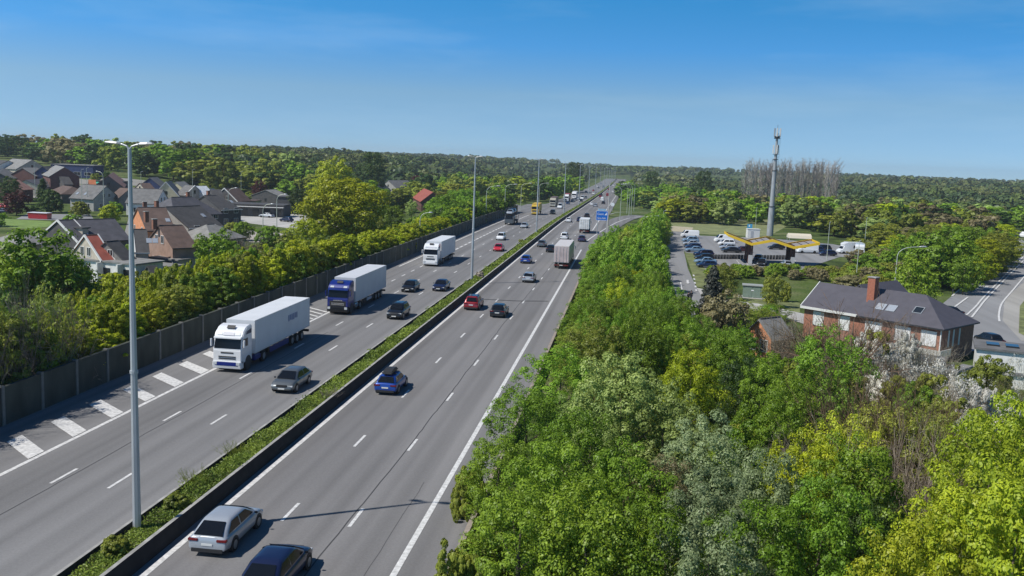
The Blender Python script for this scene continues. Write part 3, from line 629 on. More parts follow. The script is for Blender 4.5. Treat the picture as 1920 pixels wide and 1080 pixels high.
def make_car(ty):
    L, W, H, belt, hood, yw0, yw1, yr1, yr0, deck = CT[ty]; w2 = W/2
    me, lv = body_mesh(ty); P = [('body', me, (0, 0, 0), [])]
    (z0, x0, a0, b0), _, (z2, x2, a2, b2), _ = lv
    e = .065
    ws = pane([(x0*.9, b0+e, z0), (-x0*.9, b0+e, z0), (-x2*.9, b2+e, z2), (x2*.9, b2+e, z2)], .02, .98, .08, .95, .03)
    P.append(('windscreen', ws.mesh('windscreen', GLASS), (0, 0, 0), []))
    if ty != 'van':
        rw = pane([(-x0*.9, a0-e, z0), (x0*.9, a0-e, z0), (x2*.9, a2-e, z2), (-x2*.9, a2-e, z2)], .04, .96, .12, .9, .03); P.append(('rear_window', rw.mesh('rear_window', GLASS), (0, 0, 0), []))
    for s in (1, -1):
        cs = [(s*x0, a0, z0), (s*x0, b0, z0), (s*x2, b2, z2), (s*x2, a2, z2)]
        if s < 0: cs = [cs[1], cs[0], cs[3], cs[2]]
        spans = [(.09, .47), (.5, .93)] if ty != 'van' else [(.74, .95)]
        for u0, u1 in spans:
            if s < 0: u0, u1 = 1-u1, 1-u0
            P.append(('side_window', pane(cs, u0, u1, .12, .88, .012).mesh('side_window', GLASS), (0, 0, 0), []))
        P.append(('wing_mirror', MB().box(-.09, .09, -.05, .05, -.05, .06).mesh('wing_mirror', PT['black'], bevel=.03), (s*(w2+.03), yw0-.28, belt+.03), []))
        P.append(('headlight', MB().box(-.2, .2, -.16, .1, -.07, .06).mesh('headlight', HL, bevel=.03), (s*w2*.70, L*.462, hood-.24), []))
        P.append(('tail_light', MB().box(-.24, .24, -.05, .14, -.06, .06).mesh('tail_light', TL, bevel=.02), (s*w2*.72, -L*.488, deck-.16 if ty != 'van' else 1.1), []))
    r = .33 if ty not in ('suv', 'van') else .36
    tm = wheel_mesh(r, .22).mesh('tyre', TYRE); rm = MB().tube([(-.112, 0, 0), (.112, 0, 0)], [r*.66]*2, 14).mesh('rim', RIM)
    am = MB().tube([(-.1, 0, 0), (.1, 0, 0)], [r*1.18]*2, 18).mesh('wheel_arch', PLASTIC)
    for s in (1, -1):
        for y in (L*.31, -L*.29):
            P.append(('wheel', tm, (s*(w2-.10), y, r), [('rim', rm, (0, 0, 0))]))
            P.append(('wheel_arch', am, (s*(w2-.098), y, r+.03), []))
    P.append(('number_plate', MB().box(-.26, .26, -.012, .0, -.055, .055).mesh('number_plate', PLATE), (0, -L*.5-.004, .62 if ty not in ('suv', 'van') else .7), []))
    P.append(('number_plate', MB().box(-.26, .26, 0, .012, -.055, .055).mesh('number_plate', PLATE), (0, L*.5+.012, .42), []))
    P.append(('grille', MB().box(-.42, .42, -.1, .022, -.1, .1).mesh('grille', PLASTIC, bevel=.02), (0, L*.493, .6 if ty != 'van' else .75), []))
    P.append(('bumper', MB().box(-w2*.8, w2*.8, -.02, .12, -.12, .07).mesh('bumper', PLASTIC, bevel=.02), (0, -L*.5, .36), []))
    if ty in ('suv', 'estate'):
        for s in (1, -1): P.append(('roof_rail', MB().tube([(0, a2+.25, 0), (0, a2+.35, .05), (0, b2-.4, .05), (0, b2-.3, 0)], .022, 5).mesh('roof_rail', DARKM), (s*x2*.88, 0, z2+.05), []))
    return P
def car(ty, col, x, y, ang, label, group=None, z=None, far=False, cat='car', name='car', pitch=0):
    if ty not in CARP: CARP[ty] = make_car(ty)
    t = empty(name, (x, y, zr(y) if z is None else z), ang, label, cat, group); t.rotation_euler.x = pitch
    for nme, me, loc, subs in CARP[ty]:
        if far and nme in ('wheel_arch', 'roof_rail', 'number_plate', 'bumper', 'grille'): continue
        o = link(nme, me, t); o.location = loc
        if nme == 'body': s = o.material_slots[0]; s.link = 'OBJECT'; s.material = PT[col]
        if far: continue
        for n2, m2, l2 in subs: q = link(n2, m2, o); q.location = l2
    return t
def fcar(ty, col, u, v, label, **k):      # towards the camera, v = bottom of the front
    L = CT[ty][0]; p = G(u, v); return car(ty, col, p.x, p.y+L/2, math.pi, label, 'cars driving on the left carriageway', far=p.y > 170, **k)
def rcar(ty, col, u, v, label, **k):      # away from it, v = bottom of the rear
    L = CT[ty][0]; p = G(u, v); return car(ty, col, p.x, p.y+L/2+.2, 0, label, 'cars driving on the right carriageway', far=p.y > 170, **k)
fcar('cross', 'grey', 527, 739, 'dark grey metallic car driving towards the camera beside the front of the white lorry')
fcar('suv', 'black', 738, 600, 'black suv in the inner lane right of the blue cab truck')
fcar('hatch', 'black', 763, 549, 'small black hatchback in the middle lane behind the blue cab truck')
fcar('sedan', 'navy', 821, 547, 'dark navy car with pale headlights in the inner lane, level with the black hatchback')
fcar('mpv', 'white', 937, 451, 'white people carrier in the middle lane beyond the third truck')
fcar('sedan', 'brightred', 932, 472, 'bright red car in the inner lane just in front of the white people carrier')
fcar('sedan', 'silver', 981, 428, 'silver car beside the car transporter lorry')
fcar('suv', 'black', 1035, 402, 'dark off-road car behind the yellow lorry')
fcar('van', 'white', 1049, 391, 'tall white van driving towards the camera behind the yellow lorry', cat='van', name='van')
fcar('hatch', 'dkblue', 1064, 383, 'small dark car far off just right of the white van')
fcar('hatch', 'grey', 1073, 379, 'tiny grey car second from the white van far off')
fcar('van', 'white', 1091, 374, 'far white van in the queue under the tall lamp posts', cat='van', name='van')
fcar('sedan', 'black', 1089, 378, 'tiny black car just in front of the far white van')
fcar('sedan', 'silver', 1082, 374, 'tiny silver car between two tall lamp posts far off')
rcar('cross', 'silver', 384, 1049, 'silver blue crossover seen from behind at the bottom edge by the median')
rcar('cross', 'navy', 476, 1140, 'very dark blue car cut off by the bottom edge of the picture')
bc = rcar('hatch', 'blue', 720, 743, 'bright blue hatchback carrying a black roof box')
L_ = MB(); prof = [(-1.0, 0), (-.95, .2), (-.2, .33), (.6, .3), (1.0, .08), (1.0, 0)]
L_.prism(prof, -.38, .38).build('roof_box', PLASTIC, bc, bevel=.05).location = (0, -.5, 1.53)
MB().box(-.6, .6, -.9, -.85, 1.46, 1.54).box(-.6, .6, .0, .05, 1.46, 1.54).build('roof_rack', DARKM, bc)
rc_ = rcar('suv', 'red', 882, 583, 'dark red suv with a black roof seen from behind in the inner lane')
MB().box(-.6, .6, -1.35, .35, 1.60, 1.69).build('roof_panel', PT['black'], rc_, bevel=.05); MB().box(-.8, .8, -1.9, -1.45, 1.12, 1.5)
rcar('hatch', 'black', 931, 597, 'black hatchback right of the dark red suv')
rcar('hatch', 'silver', 989, 531, 'silver hatchback alone in the middle lane of the right carriageway')
rcar('hatch', 'blue', 984, 495, 'dark blue hatchback in the inner lane beyond the silver hatchback')
rcar('sedan', 'grey', 1014, 464, 'grey saloon hugging the median left of the pinkish truck')
rcar('sedan', 'black', 1031, 474, 'dark saloon partly hidden behind the pinkish truck')
rcar('mpv', 'white', 1057, 450, 'white people carrier just beyond the pinkish truck')
rcar('hatch', 'purple', 1090, 454, 'small dark purple car right of the white people carrier, by the exit line')
rcar('hatch', 'black', 1100, 408, 'black hatchback in front of the white box lorry')
rcar('hatch', 'dkblue', 1086, 416, 'dark car mostly hidden left of the white box lorry')
rcar('coupe', 'white', 1065, 417, 'low white coupe in the inner lane by the median barrier')
rcar('coupe', 'white', 1109, 385, 'far low white car at the median barrier left of the blue sign')
rcar('hatch', 'silver', 1116, 388, 'far grey car right of the far low white car')
rcar('van', 'white', 1129, 377, 'far white van above the blue road sign', cat='van', name='van')
rcar('hatch', 'black', 1131, 383, 'far dark car directly above the blue road sign')
rcar('hatch', 'white', 1149, 361, 'tiny white car near the vanishing point of the motorway'); rcar('hatch', 'black', 1153, 360, 'tiny black car near the vanishing point of the motorway')
rcar('sedan', 'black', 1127, 367, 'tiny dark saloon beyond the far white van'); rcar('sedan', 'silver', 1140, 363, 'tiny silver saloon close to the vanishing point')
rnd = random.Random(9)
for k in range(16):
    y = 470+k*38+rnd.uniform(-9, 9); x = (-32.4, -29, -25.6)[k % 3] if k % 5 < 3 else (-18.4, -14.8, -11.4)[k % 3]
    car(rnd.choice(['hatch', 'sedan', 'suv', 'van']), rnd.choice(['black', 'white', 'grey', 'silver', 'navy', 'red']), x, y, math.pi if x < -22 else 0, 'tiny far off vehicle in the motorway traffic near the vanishing point', 'far traffic near the vanishing point', far=True, cat='car', name='car')
# ------------------------------------------------------------------ lorries
DARKC = mat('chassis', (.02, .02, .022), .7)
def lorry(x, y, ang, label, cab='white', bump='white', box=(.70, .71, .72), group=None, length=16.5, visor=None, skirt=None, rigid=False, rear=None, boxname='trailer_white', curtain=False, far=False, roofcol=None, name='lorry'):
    """front bumper at local y=0, vehicle extends to -length; +Y is forward"""
    t = empty(name, (x, y, zr(y)), ang, label, 'truck', group)
    pc, pb = PT[cab], PT[bump]; W = 1.24
    prof = [(-2.25, .75), (-2.25, 3.75), (-1.9, 3.82), (-1.15, 3.72), (-.55, 3.36), (-.34, 3.08), (-.10, 2.1), (-.02, 1.9), (0, 1.0), (-.02, .75)]
    if curtain or rigid: prof = [(p, min(q, 3.5) if p < -1 else q) for p, q in prof]
    MB().prism(prof, -W, W).build('cab', pc, t, bevel=.07)
    def fr(z, o=.02):    # front surface y at height z
        pr = [(1.0, 0), (1.9, -.02), (2.1, -.10), (3.08, -.34), (3.36, -.55), (3.72, -1.15)]
        for (a, p), (b_, q) in zip(pr, pr[1:]):
            if z <= b_: return p+(q-p)*(z-a)/(b_-a)+o
        return -1.15
    def slab(z0, z1, xa, xb, th=.03, o=.0): return MB().prism([(fr(z0, o), z0), (fr(z0, o+th), z0), (fr(z1, o+th), z1), (fr(z1, o), z1)], xa, xb)
    b = MB().face([(-W*.93, fr(2.02, .03), 2.02), (W*.93, fr(2.02, .03), 2.02), (W*.9, fr(2.86, .03), 2.86), (-W*.9, fr(2.86, .03), 2.86)]); b.build('windscreen', GLASS, t)
    MB().prism([(fr(2.86, .0), 2.86), (fr(2.86, .26), 2.84), (fr(2.86, .24), 2.96), (fr(3.04, .03), 3.06)], -W*.95, W*.95).build('sun_visor', PT[visor or cab], t, bevel=.02)
    if not far:
        for s in (-1, 1):
            slab(3.12, 3.3, s*W*.45 if s > 0 else -W*.8, W*.8 if s > 0 else -W*.45, .03, .01).build('roof_light', HL, t)
        slab(3.10, 3.32, -.5, .5, .03, .008).build('name_board', mat('pale_grey_panel', (.5, .5, .55), .5) if cab == 'white' else PT['cabblue'], t)
        MB().prism([(-1.0, 3.80), (-1.0, 3.84), (-.75, 3.62), (-.78, 3.58)], -.35, .35).build('roof_hatch', PLASTIC, t)
        slab(1.62, 1.72, -.55, .55, .02, .01).build('front_badge', PLASTIC if cab == 'white' else CHROME, t)
    for z0, z1 in ((1.30, 1.38), (1.14, 1.22)): slab(z0, z1, -.75, .75, .03, .005).build('grille', PLASTIC if cab == 'white' else CHROME, t)
    if cab != 'white': slab(1.0, 1.6, -.95, .95, .015, .003).build('grille', PLASTIC, t)
    MB().prism([(-.5, .32), (.10, .34), (.14, .6), (.08, .98), (-.5, .98)], -W*1.0, W*1.0).build('bumper', PT['white'] if bump == 'white' else pb if cab != 'white' else PT['white'], t, bevel=.05)
    if bump != cab: MB().prism([(.10, .58), (.16, .6), (.13, .9), (.08, .92)], -W*.8, W*.8).build('bumper_panel', pb, t, bevel=.02)
    for s in (-1, 1):
        MB().box(-.18, .18, -.1, .06, -.14, .14).build('headlight', HL, t, bevel=.03).location = (s*W*.80, .1, .78)
        MB().face([(s*(W+.008), -.22, 2.12), (s*(W+.008), -1.35, 2.12), (s*(W+.008), -1.35, 2.8), (s*(W+.008), -.42, 2.8)]).build('side_window', GLASS, t)
        if not far: MB().face([(s*(W+.006), -2.1, 3.1), (s*(W+.006), -.95, 3.1), (s*(W+.006), -1.15, 3.35), (s*(W+.006), -2.1, 3.5)]).build('side_stripe', mat('dark_stripe', (.06, .06, .10), .5), t)
        MB().box(-.07, .07, -.1, .06, -.42, .25).build('mirror', pc, t, bevel=.04).location = (s*(W+.2), -.12, 2.55)
        MB().tube([(s*W, -.25, 2.7), (s*(W+.2), -.14, 2.7)], .03, 5).build('mirror_arm', PLASTIC, t)
    MB().tube([(-W*1.005, -1.4, .62), (W*1.005, -1.4, .62)], [.66, .66], 20).build('wheel_arch', PLASTIC, t)
    MB().box(-W*.98, W*.98, -2.2, -2.0, .4, .8).box(-.45, .45, -length+.3, -.6, .75, 1.0).build('chassis', DARKC, t)
    tm = wheel_mesh(.5, .3).mesh('wheel', TYRE); rm = MB().tube([(-.155, 0, 0), (.155, 0, 0)], [.29, .29], 12).mesh('rim', RIM)
    ax = [-1.4] + ([-4.9] if not rigid else []) + ([-length+3.3, -length+4.6, -length+2.0] if not rigid else [-length+2.2])
    for y_ in ax:
        for s in (-1, 1):
            q = link('wheel', tm, t); q.location = (s*(W-.16), y_, .5)
            if not far: link('rim', rm, q)
    bx = mat(boxname, box, .45, 0, .4, noise=.05, nscale=.6)
    y0 = -2.75 if not rigid else -2.35; z0 = 1.12; H = 4.0 if not rigid else 3.8
    MB().box(-1.275, 1.275, -length, y0, z0, H).build('trailer_box' if not rigid else 'box_body', [bx], t, bevel=.025)
    fm = mat('trailer_trim', (.62, .63, .64), .5, .2)
    if not far:
        f = MB()
        for s in (-1, 1):
            f.box(s*1.28-.012, s*1.28+.012, -length, y0, H-.12, H-.02); f.box(s*1.28-.012, s*1.28+.012, -length, y0, z0, z0+.12)
            for yy in (-length+.06, y0-.06): f.box(s*1.283-.012, s*1.283+.012, yy-.06, yy+.06, z0+.12, H-.12)
            k = y0-1.6
            while False: f.box(s*1.277-.004, s*1.277+.004, k-.012, k+.012, z0+.12, H-.12); k -= 1.6
        f.build('trailer_frame', fm, t)
        for s in (-1, 1):
            MB().box(s*1.2-.03, s*1.2+.03, -length+5.6, -6.3, .5, 1.0).build('side_guard', PT[skirt] if skirt else DARKC, t)
            MB().box(s*.95-.28, s*.95+.28, -4.2, -2.9, .45, .95).build('fuel_tank', CHROME if cab != 'white' else PT[skirt or 'grey'], t, bevel=.08)
        MB().box(-.3, .3, -8.2, -8.0, .1, 1.0).build('landing_leg', DARKC, t)
    # rear end
    yb = -length
    d_ = MB().box(-1.2, -.02, yb-.03, yb, z0+.1, H-.12).box(.02, 1.2, yb-.03, yb, z0+.1, H-.12); d_.build('rear_door', mat(rear[0], rear[1], .6, noise=.18, nscale=1.2) if rear else bx, t)
    if not far or rear:
        d_ = MB()
        for xx in (-.85, -.3, .3, .85): d_.tube([(xx, yb-.06, z0+.12), (xx, yb-.06, H-.15)], .022, 6)
        d_.build('door_bars', GALV, t)
    MB().box(-1.2, 1.2, yb-.06, yb+.1, .55, .78).build('rear_bumper', mat('rust_red', (.12, .03, .025), .7) if rear else DARKC, t)
    for s in (-1, 1): MB().box(s*1.0-.2, s*1.0+.2, yb-.1, yb-.06, .6, .74).build('tail_light', TL, t)
    MB().box(-.26, .26, yb-.1, yb-.065, .62, .73).build('number_plate', PLATE, t)
    return t
GL = 'lorries driving on the left carriageway'
t = lorry(-32.55, 72.2, math.pi, 'long white articulated lorry with blue bumper and plain white trailer, nearest the camera', 'white', 'cabblue', skirt='cabblue', group=GL)
b = MB(); 
for k in range(6): b.box(-1.3, -1.292, -13.0+k*.42, -12.72+k*.42, 2.6+.05*math.sin(k*2), 3.15)
b.build('faded_lettering', mat('faded_blue', (.22, .26, .42), .6), t)
t = lorry(-32.6, 101.9, math.pi, 'articulated lorry with a shiny dark blue cab and grey white trailer', 'cabblue', 'black', visor='cabblue', group=GL, boxname='trailer_grey', box=(.62, .63, .65))
MB().box(-1.3, -1.24, -9.6, -7.6, .62, .95).build('pallet_box', mat('pale_grey_panel', (.5, .5, .55), .5), t)
lorry(-32.7, 152.2, math.pi, 'all white articulated lorry, third in the slow lane, beside the noise wall', 'white', 'white', group=GL, length=15.5)
lorry(-32.3, 320, math.pi, 'bright yellow lorry coming past a tall lamp post far along the left carriageway', 'yellow', 'yellow', box=(.6, .40, .04), boxname='box_yellow', group=GL, length=11, rigid=True, far=True)
lorry(-32.8, 399, math.pi, 'beige and brown lorry behind the yellow lorry', 'beige', 'beige', box=(.16, .10, .07), boxname='box_brown', group=GL, length=15, far=True)
lorry(-31.9, 470, math.pi, 'far white lorry with red trailer at the foot of a tall lamp post', 'white', 'white', box=(.3, .06, .05), boxname='box_red', group=GL, length=15, far=True)
lorry(-31.6, 530, math.pi, 'far small white lorry, farthest one that can be told apart', 'white', 'white', group=GL, length=15, far=True)
lorry(-11.1, 157.8+16.3, 0, 'tall box lorry with dirty pinkish white rear doors seen from behind', 'white', 'white', box=(.62, .58, .56), boxname='box_pinkish', group='lorries driving on the right carriageway', length=16, rear=('dirty_pink', (.56, .46, .45)))
lorry(-11.3, 239.6+9, 0, 'short white box lorry seen from behind near the exit ramp', 'white', 'white', group='lorries driving on the right carriageway', length=9, rigid=True, far=True, rear=('white_door', (.75, .75, .74)))
# car transporter
t = empty('car_transporter', (-33.3, 258, zr(258)), math.pi, 'dark car transporter lorry with a silver car on its upper deck', 'truck', GL)
MB().prism([(-2.1, .7), (-2.1, 2.5), (-1.2, 2.7), (-.4, 2.5), (-.05, 1.7), (0, .5)], -1.2, 1.2).build('cab', PT['grey'], t, bevel=.05)
MB().face([(-1.1, .0, 1.75), (1.1, .0, 1.75), (1.0, -.36, 2.45), (-1.0, -.36, 2.45)]).build('windscreen', GLASS, t)
b = MB().box(-1.2, 1.2, -13, -2, .8, 1.0).box(-1.15, 1.15, -12, -.2, 2.75, 2.87)
for yy in (-.5, -2.3, -5, -8, -11.9):
    for s in (-1, 1): b.box(s*1.18-.06, s*1.18+.06, yy-.06, yy+.06, .9, 2.87)
b.build('deck_frame', DARKC, t)
tm = wheel_mesh(.48, .28).mesh('wheel', TYRE)
for yy in (-1.3, -4.3, -10, -11.2):
    for s in (-1, 1): link('wheel', tm, t).location = (s*1.05, yy, .48)
car('hatch', 'silver', -33.3, 260.6, math.pi, 'silver car carried above the cab on the upper deck of the car transporter', z=zr(260)+2.88, far=True)
car('hatch', 'navy', -33.3, 266.3, math.pi, 'dark car carried behind on the upper deck of the car transporter', z=zr(266)+2.88, far=True)
car('hatch', 'grey', -33.3, 264.3, math.pi, 'grey car carried on the lower deck of the car transporter', z=zr(264)+1.02, far=True)
# ------------------------------------------------------------------ median plants
def stuff_mesh(name, V, F, m, label):
    return tag(link(name, tri_mesh(name, V, F, m)), label, 'plants', kind='stuff')
rng = np.random.default_rng(5)
def median_plants(n, y0, y1, size, seed):
    r = np.random.default_rng(seed); yy = r.uniform(y0, y1, n)
    x = r.uniform(-22.62, -21.0, n); cl = .5+.5*np.sin(yy*.9+2*np.sin(yy*.23))*np.sin(yy*.37+x*1.5); cl2 = .5+.5*np.sin(yy*3.1+x*2.7+4*np.sin(yy*.7))
    base = np.array([zr(v) for v in yy])+.42
    h = r.random(n)**1.5*(.10+.30*cl+.42*cl2*cl*cl)*np.where(np.abs(yy-39.0) < 1.6, .35, 1)
    P = np.stack([x+np.where(cl > .75, r.normal(size=n)*.12, 0), yy, base+h], 1); P[:, 0] = np.clip(P[:, 0], -23.1, -20.9)
    N = np.stack([r.normal(size=n)*.7, r.normal(size=n)*.7, r.uniform(.25, 1, n)], 1); return leaves(r, P, N, size, .4)
parts = [median_plants(42000, 20, 75, .08, 1), median_plants(36000, 75, 150, .11, 2), median_plants(30000, 150, 400, .18, 3), median_plants(14000, 400, 1200, .3, 4)]
def merge(parts):
    V = []; F = []; o = 0
    for v, f in parts: V.append(v); F.append(f+o); o += len(v)
    return np.concatenate(V), np.concatenate(F)
GRASSM = leafmat('leaf_median', (.07, .12, .02), (.30, .38, .06), 0, .3, .45)
stuff_mesh('median_grass', *merge(parts), GRASSM, 'green weeds and grass filling the median between the carriageways')
for k, (u, v, h) in enumerate([(435, 850, .9), (360, 905, 1.0), (215, 1035, .5), (900, 520, 1.0), (968, 455, .9), (330, 950, .7), (640, 745, .7)]):
    p = G(u, v, .6); tree(max(-22.7, min(-21.3, p.x)), p.y, .42+h+zr(p.y), .55, 'bareshrub' if k in (0, 1, 6) else 'shrub', 'twig' if k in (3, 6) else 'olive', 'm', 'small wild shrub in the median, %s' % ['with bare stalks beyond the silver car', 'with bare stalks left of the bright blue car', 'left of the foot of the nearest tall lamp post', 'brownish, at the foot of the second tall lamp post', 'beside the third tall lamp post', 'dense, right of the nearest tall lamp post', 'brown and dry, level with the black suv'][k], 'wild shrubs in the median', base=.42+zr(p.y))
# ------------------------------------------------------------------ houses
def wallm(n, c): return mat('wall_'+n, c, .9, 0, .2, noise=.14, nscale=1.3)
def roofm(n, c): return mat('roof_'+n, c, .75, 0, .35, noise=.2, nscale=.9, bump=.25, bscale=5)
WM = dict(brick=wallm('brick', (.27, .13, .09)), orange=wallm('orange', (.62, .27, .14)), grey=wallm('grey', (.20, .195, .185)), dgrey=wallm('dgrey', (.10, .095, .095)), white=wallm('white', (.72, .71, .68)), beige=wallm('beige', (.48, .43, .35)), pink=wallm('pink', (.34, .235, .19)), redbrick=wallm('redbrick', (.16, .085, .075)), yellow=wallm('yellow', (.55, .49, .33)), blue=wallm('blue', (.05, .07, .15)), lgrey=wallm('lgrey', (.38, .37, .35)))
RM = dict(grey=roofm('grey', (.15, .147, .145)), dark=roofm('dark', (.075, .072, .072)), brown=roofm('brown', (.125, .085, .07)), red=roofm('red', (.30, .085, .06)), orange=roofm('orange', (.42, .14, .06)), pale=roofm('pale', (.23, .225, .215)), slate=roofm('slate', (.085, .083, .095)), white=roofm('white', (.6, .63, .66)), pink=roofm('pink', (.27, .15, .12)))
WINM = mat('window_glass', (.02, .025, .03), .1, 0, .7); FRM = mat('window_frame', (.7, .7, .68), .5); SHUT = mat('shutter_white', (.72, .72, .71), .6, noise=.05, nscale=8); TRIM = mat('white_trim', (.68, .67, .64), .6); SKYL = mat('skylight', (.45, .48, .52), .12, .3)
def window(parent, x, y, z, w_, h, face, m=None, frame=True, name='window'):
    """window on a wall whose outward direction is face ('+y','-y','+x','-x') in the local frame"""
    b = MB().box(-w_/2, w_/2, 0, .05, 0, h); o = b.build(name, m or WINM, parent); o.location = (x, y, z)
    o.rotation_euler.z = {'+y': 0, '-y': math.pi, '+x': -math.pi/2, '-x': math.pi/2}[face]
    if frame:
        f = MB().box(-w_/2-.07, w_/2+.07, 0, .075, -.09, 0).box(-w_/2-.07, w_/2+.07, 0, .075, h, h+.07).box(-w_/2-.07, -w_/2, 0, .075, 0, h).box(w_/2, w_/2+.07, 0, .075, 0, h).box(-.03, .03, .05, .075, 0, h)
        f.build('window_frame', FRM, o)
    return o
def roof_mesh(L, w_, he, hr, hipl, hipr, ov=.35, th=.18):
    x0, x1, y0, y1 = -L/2-ov*.6, L/2+ov*.6, -w_/2-ov, w_/2+ov; sl = (hr-he)/(w_/2); ze = he-ov*sl
    a = (x0, y0, ze); b_ = (x1, y0, ze); c = (x1, y1, ze); d = (x0, y1, ze); r0 = (x0+hipl, 0, hr); r1 = (x1-hipr, 0, hr)
    m = MB(); dn = lambda p: (p[0], p[1], p[2]-th); T = [a, b_, c, d, r0, r1]; B = [dn(p) for p in T]
    V = T+B; F = [(0, 1, 5, 4), (2, 3, 4, 5), (6, 10, 11, 7), (8, 11, 10, 9), (0, 6, 7, 1), (2, 8, 9, 3)]
    if hipl: F += [(3, 0, 4), (9, 10, 6), (3, 9, 6, 0)]
    else: F += [(0, 4, 10, 6), (4, 3, 9, 10)]
    if hipr: F += [(1, 2, 5), (7, 11, 8), (1, 7, 8, 2)]
    else: F += [(5, 1, 7, 11), (2, 5, 11, 8)]
    m.v = V; m.f = F; m.m = [0]*len(F); return m
def house(label, p, hr, he, w_, wall, roof, hip=(0, 0), g=None, nwin=None, chim=None, trim=False, sky=(), hz=HG, far=False, verge=False, cat='house', name='house', wallfront=None, group=None, extra=None):
    """p = ridge ends seen in the photo (u1,v1,u2,v2), hr/he ridge and eaves heights above the ground"""
    A = G(p[0], p[1], hz+hr); d_ = Fv*FPX+Rv*(p[2]-960)-Uv*(p[3]-540); B = d_*((A.z-CH)/d_.z)+Vector((0, 0, CH)); c = (A+B)/2; L = (B-A).length + hip[0]+hip[1]; ang = math.atan2(B.y-A.y, B.x-A.x)
    base = A.z-hr; t = empty(name, (c.x, c.y, base), ang, label, cat, group)
    if hip[0] != hip[1]:
        dx = (hip[1]-hip[0])/2; t.location.x += math.cos(ang)*dx; t.location.y += math.sin(ang)*dx
    hp = lambda s: hip[0] if s < 0 else hip[1]
    b = MB(); w2 = w_/2-.1; b.box(-L/2, L/2, -w2, w2, -1.5, he-.03)
    for s in (-1, 1):
        if not hp(s): b.face([(s*(L/2), -w2, he-.03), (s*(L/2), w2, he-.03), (s*(L/2), 0, hr-.12)]); b.face([(s*(L/2-.2), -w2, he-.03), (s*(L/2-.2), w2, he-.03), (s*(L/2-.2), 0, hr-.12)])
    b.build('wall', WM[wall], t)
    rf = roof_mesh(L, w_, he, hr, *hip).build('roof', RM[roof], t)
    if not far: MB().tube([(-L/2+hip[0], 0, hr+.02), (L/2-hip[1], 0, hr+.02)], .09, 6).build('ridge_tiles', RM['dark' if roof != 'red' else 'brown'], rf)
    sl = (hr-he)/(w_/2)
    if trim or not far:
        q = MB()
        for s in (-1, 1): q.box(-L/2-.2, L/2+.2, s*(w_/2+.36)-.06, s*(w_/2+.36)+.06, he-.35*sl-.16, he-.35*sl+.0)
        q.build('gutter', TRIM if trim else DARKM, rf)
    if verge:
        q = MB(); ov = .35
        for s in ((-1, 1) if verge is True else (verge,)):
            for k in (-1, 1):
                q.face([(s*(L/2+.24), k*(w_/2+ov), he-ov*sl-.2), (s*(L/2+.24), k*(w_/2+ov), he-ov*sl+.1), (s*(L/2+.24), 0, hr+.12), (s*(L/2+.24), 0, hr-.2)])
                q.quad((s*(L/2+.24), k*(w_/2+ov), he-ov*sl+.1), (s*(L/2+.0), k*(w_/2+ov), he-ov*sl+.1), (s*(L/2+.0), 0, hr+.12), (s*(L/2+.24), 0, hr+.12))
        q.build('verge_board', TRIM, rf, fix=False)
    for cx, cyf in (chim or ()):
        y = cyf*w_/2; zt = hr+1.0; zb = hr-abs(cyf)*(hr-he)-.3
        ch = MB().box(cx-.35, cx+.35, y-.3, y+.3, zb, zt).build('chimney', WM['brick' if wall != 'white' else 'lgrey'], rf); MB().box(cx-.42, cx+.42, y-.37, y+.37, zt, zt+.1).build('chimney_cap', CONC, ch)
    for sx, sv, side in sky:
        y = side*w_/2*sv; z = hr-(hr-he)*sv+.06; an = math.atan2(hr-he, w_/2)
        o = MB().box(-.4, .4, -.55, .55, -.04, .05).build('skylight', SKYL, rf); o.location = (sx, y, z); o.rotation_euler.x = -side*an
    n = nwin if nwin is not None else max(1, int(L/(3.2 if not far else 4.5)))
    rows = [1.0, 3.7] if he > 4.6 else [1.0]
    for s, f in ((-1, '-y'), (1, '+y')):
        for k in range(n):
            for z in rows: window(t, -L/2+(k+.5)*L/n, s*w2, z, 1.3, 1.25, f, frame=not far)
    for s, f in ((-1, '-x'), (1, '+x')):
        for yy in ((-w_*.22, w_*.22) if not far else (0,)):
            for z in rows + ([he+.2] if not hp(s) and hr-he > 2.4 and he < 4.6 else []): window(t, s*L/2, yy*(.5 if z > he else 1), z, .9, 1.2, f, frame=not far)
    if he > 0 and not far:
        d = MB().box(-.5, .5, 0, .06, 0, 2.1).build('door', WM['dgrey'], t); d.location = (L*.1, -w2, 0); d.rotation_euler.z = math.pi
        MB().box(.36, .42, .06, .12, .95, 1.1).build('door_handle', GALV, d)
    t['L'] = L; del t['L']; HOUSES.append((c.x, c.y, max(L, w_)/2)); return t, L
HOUSES = []
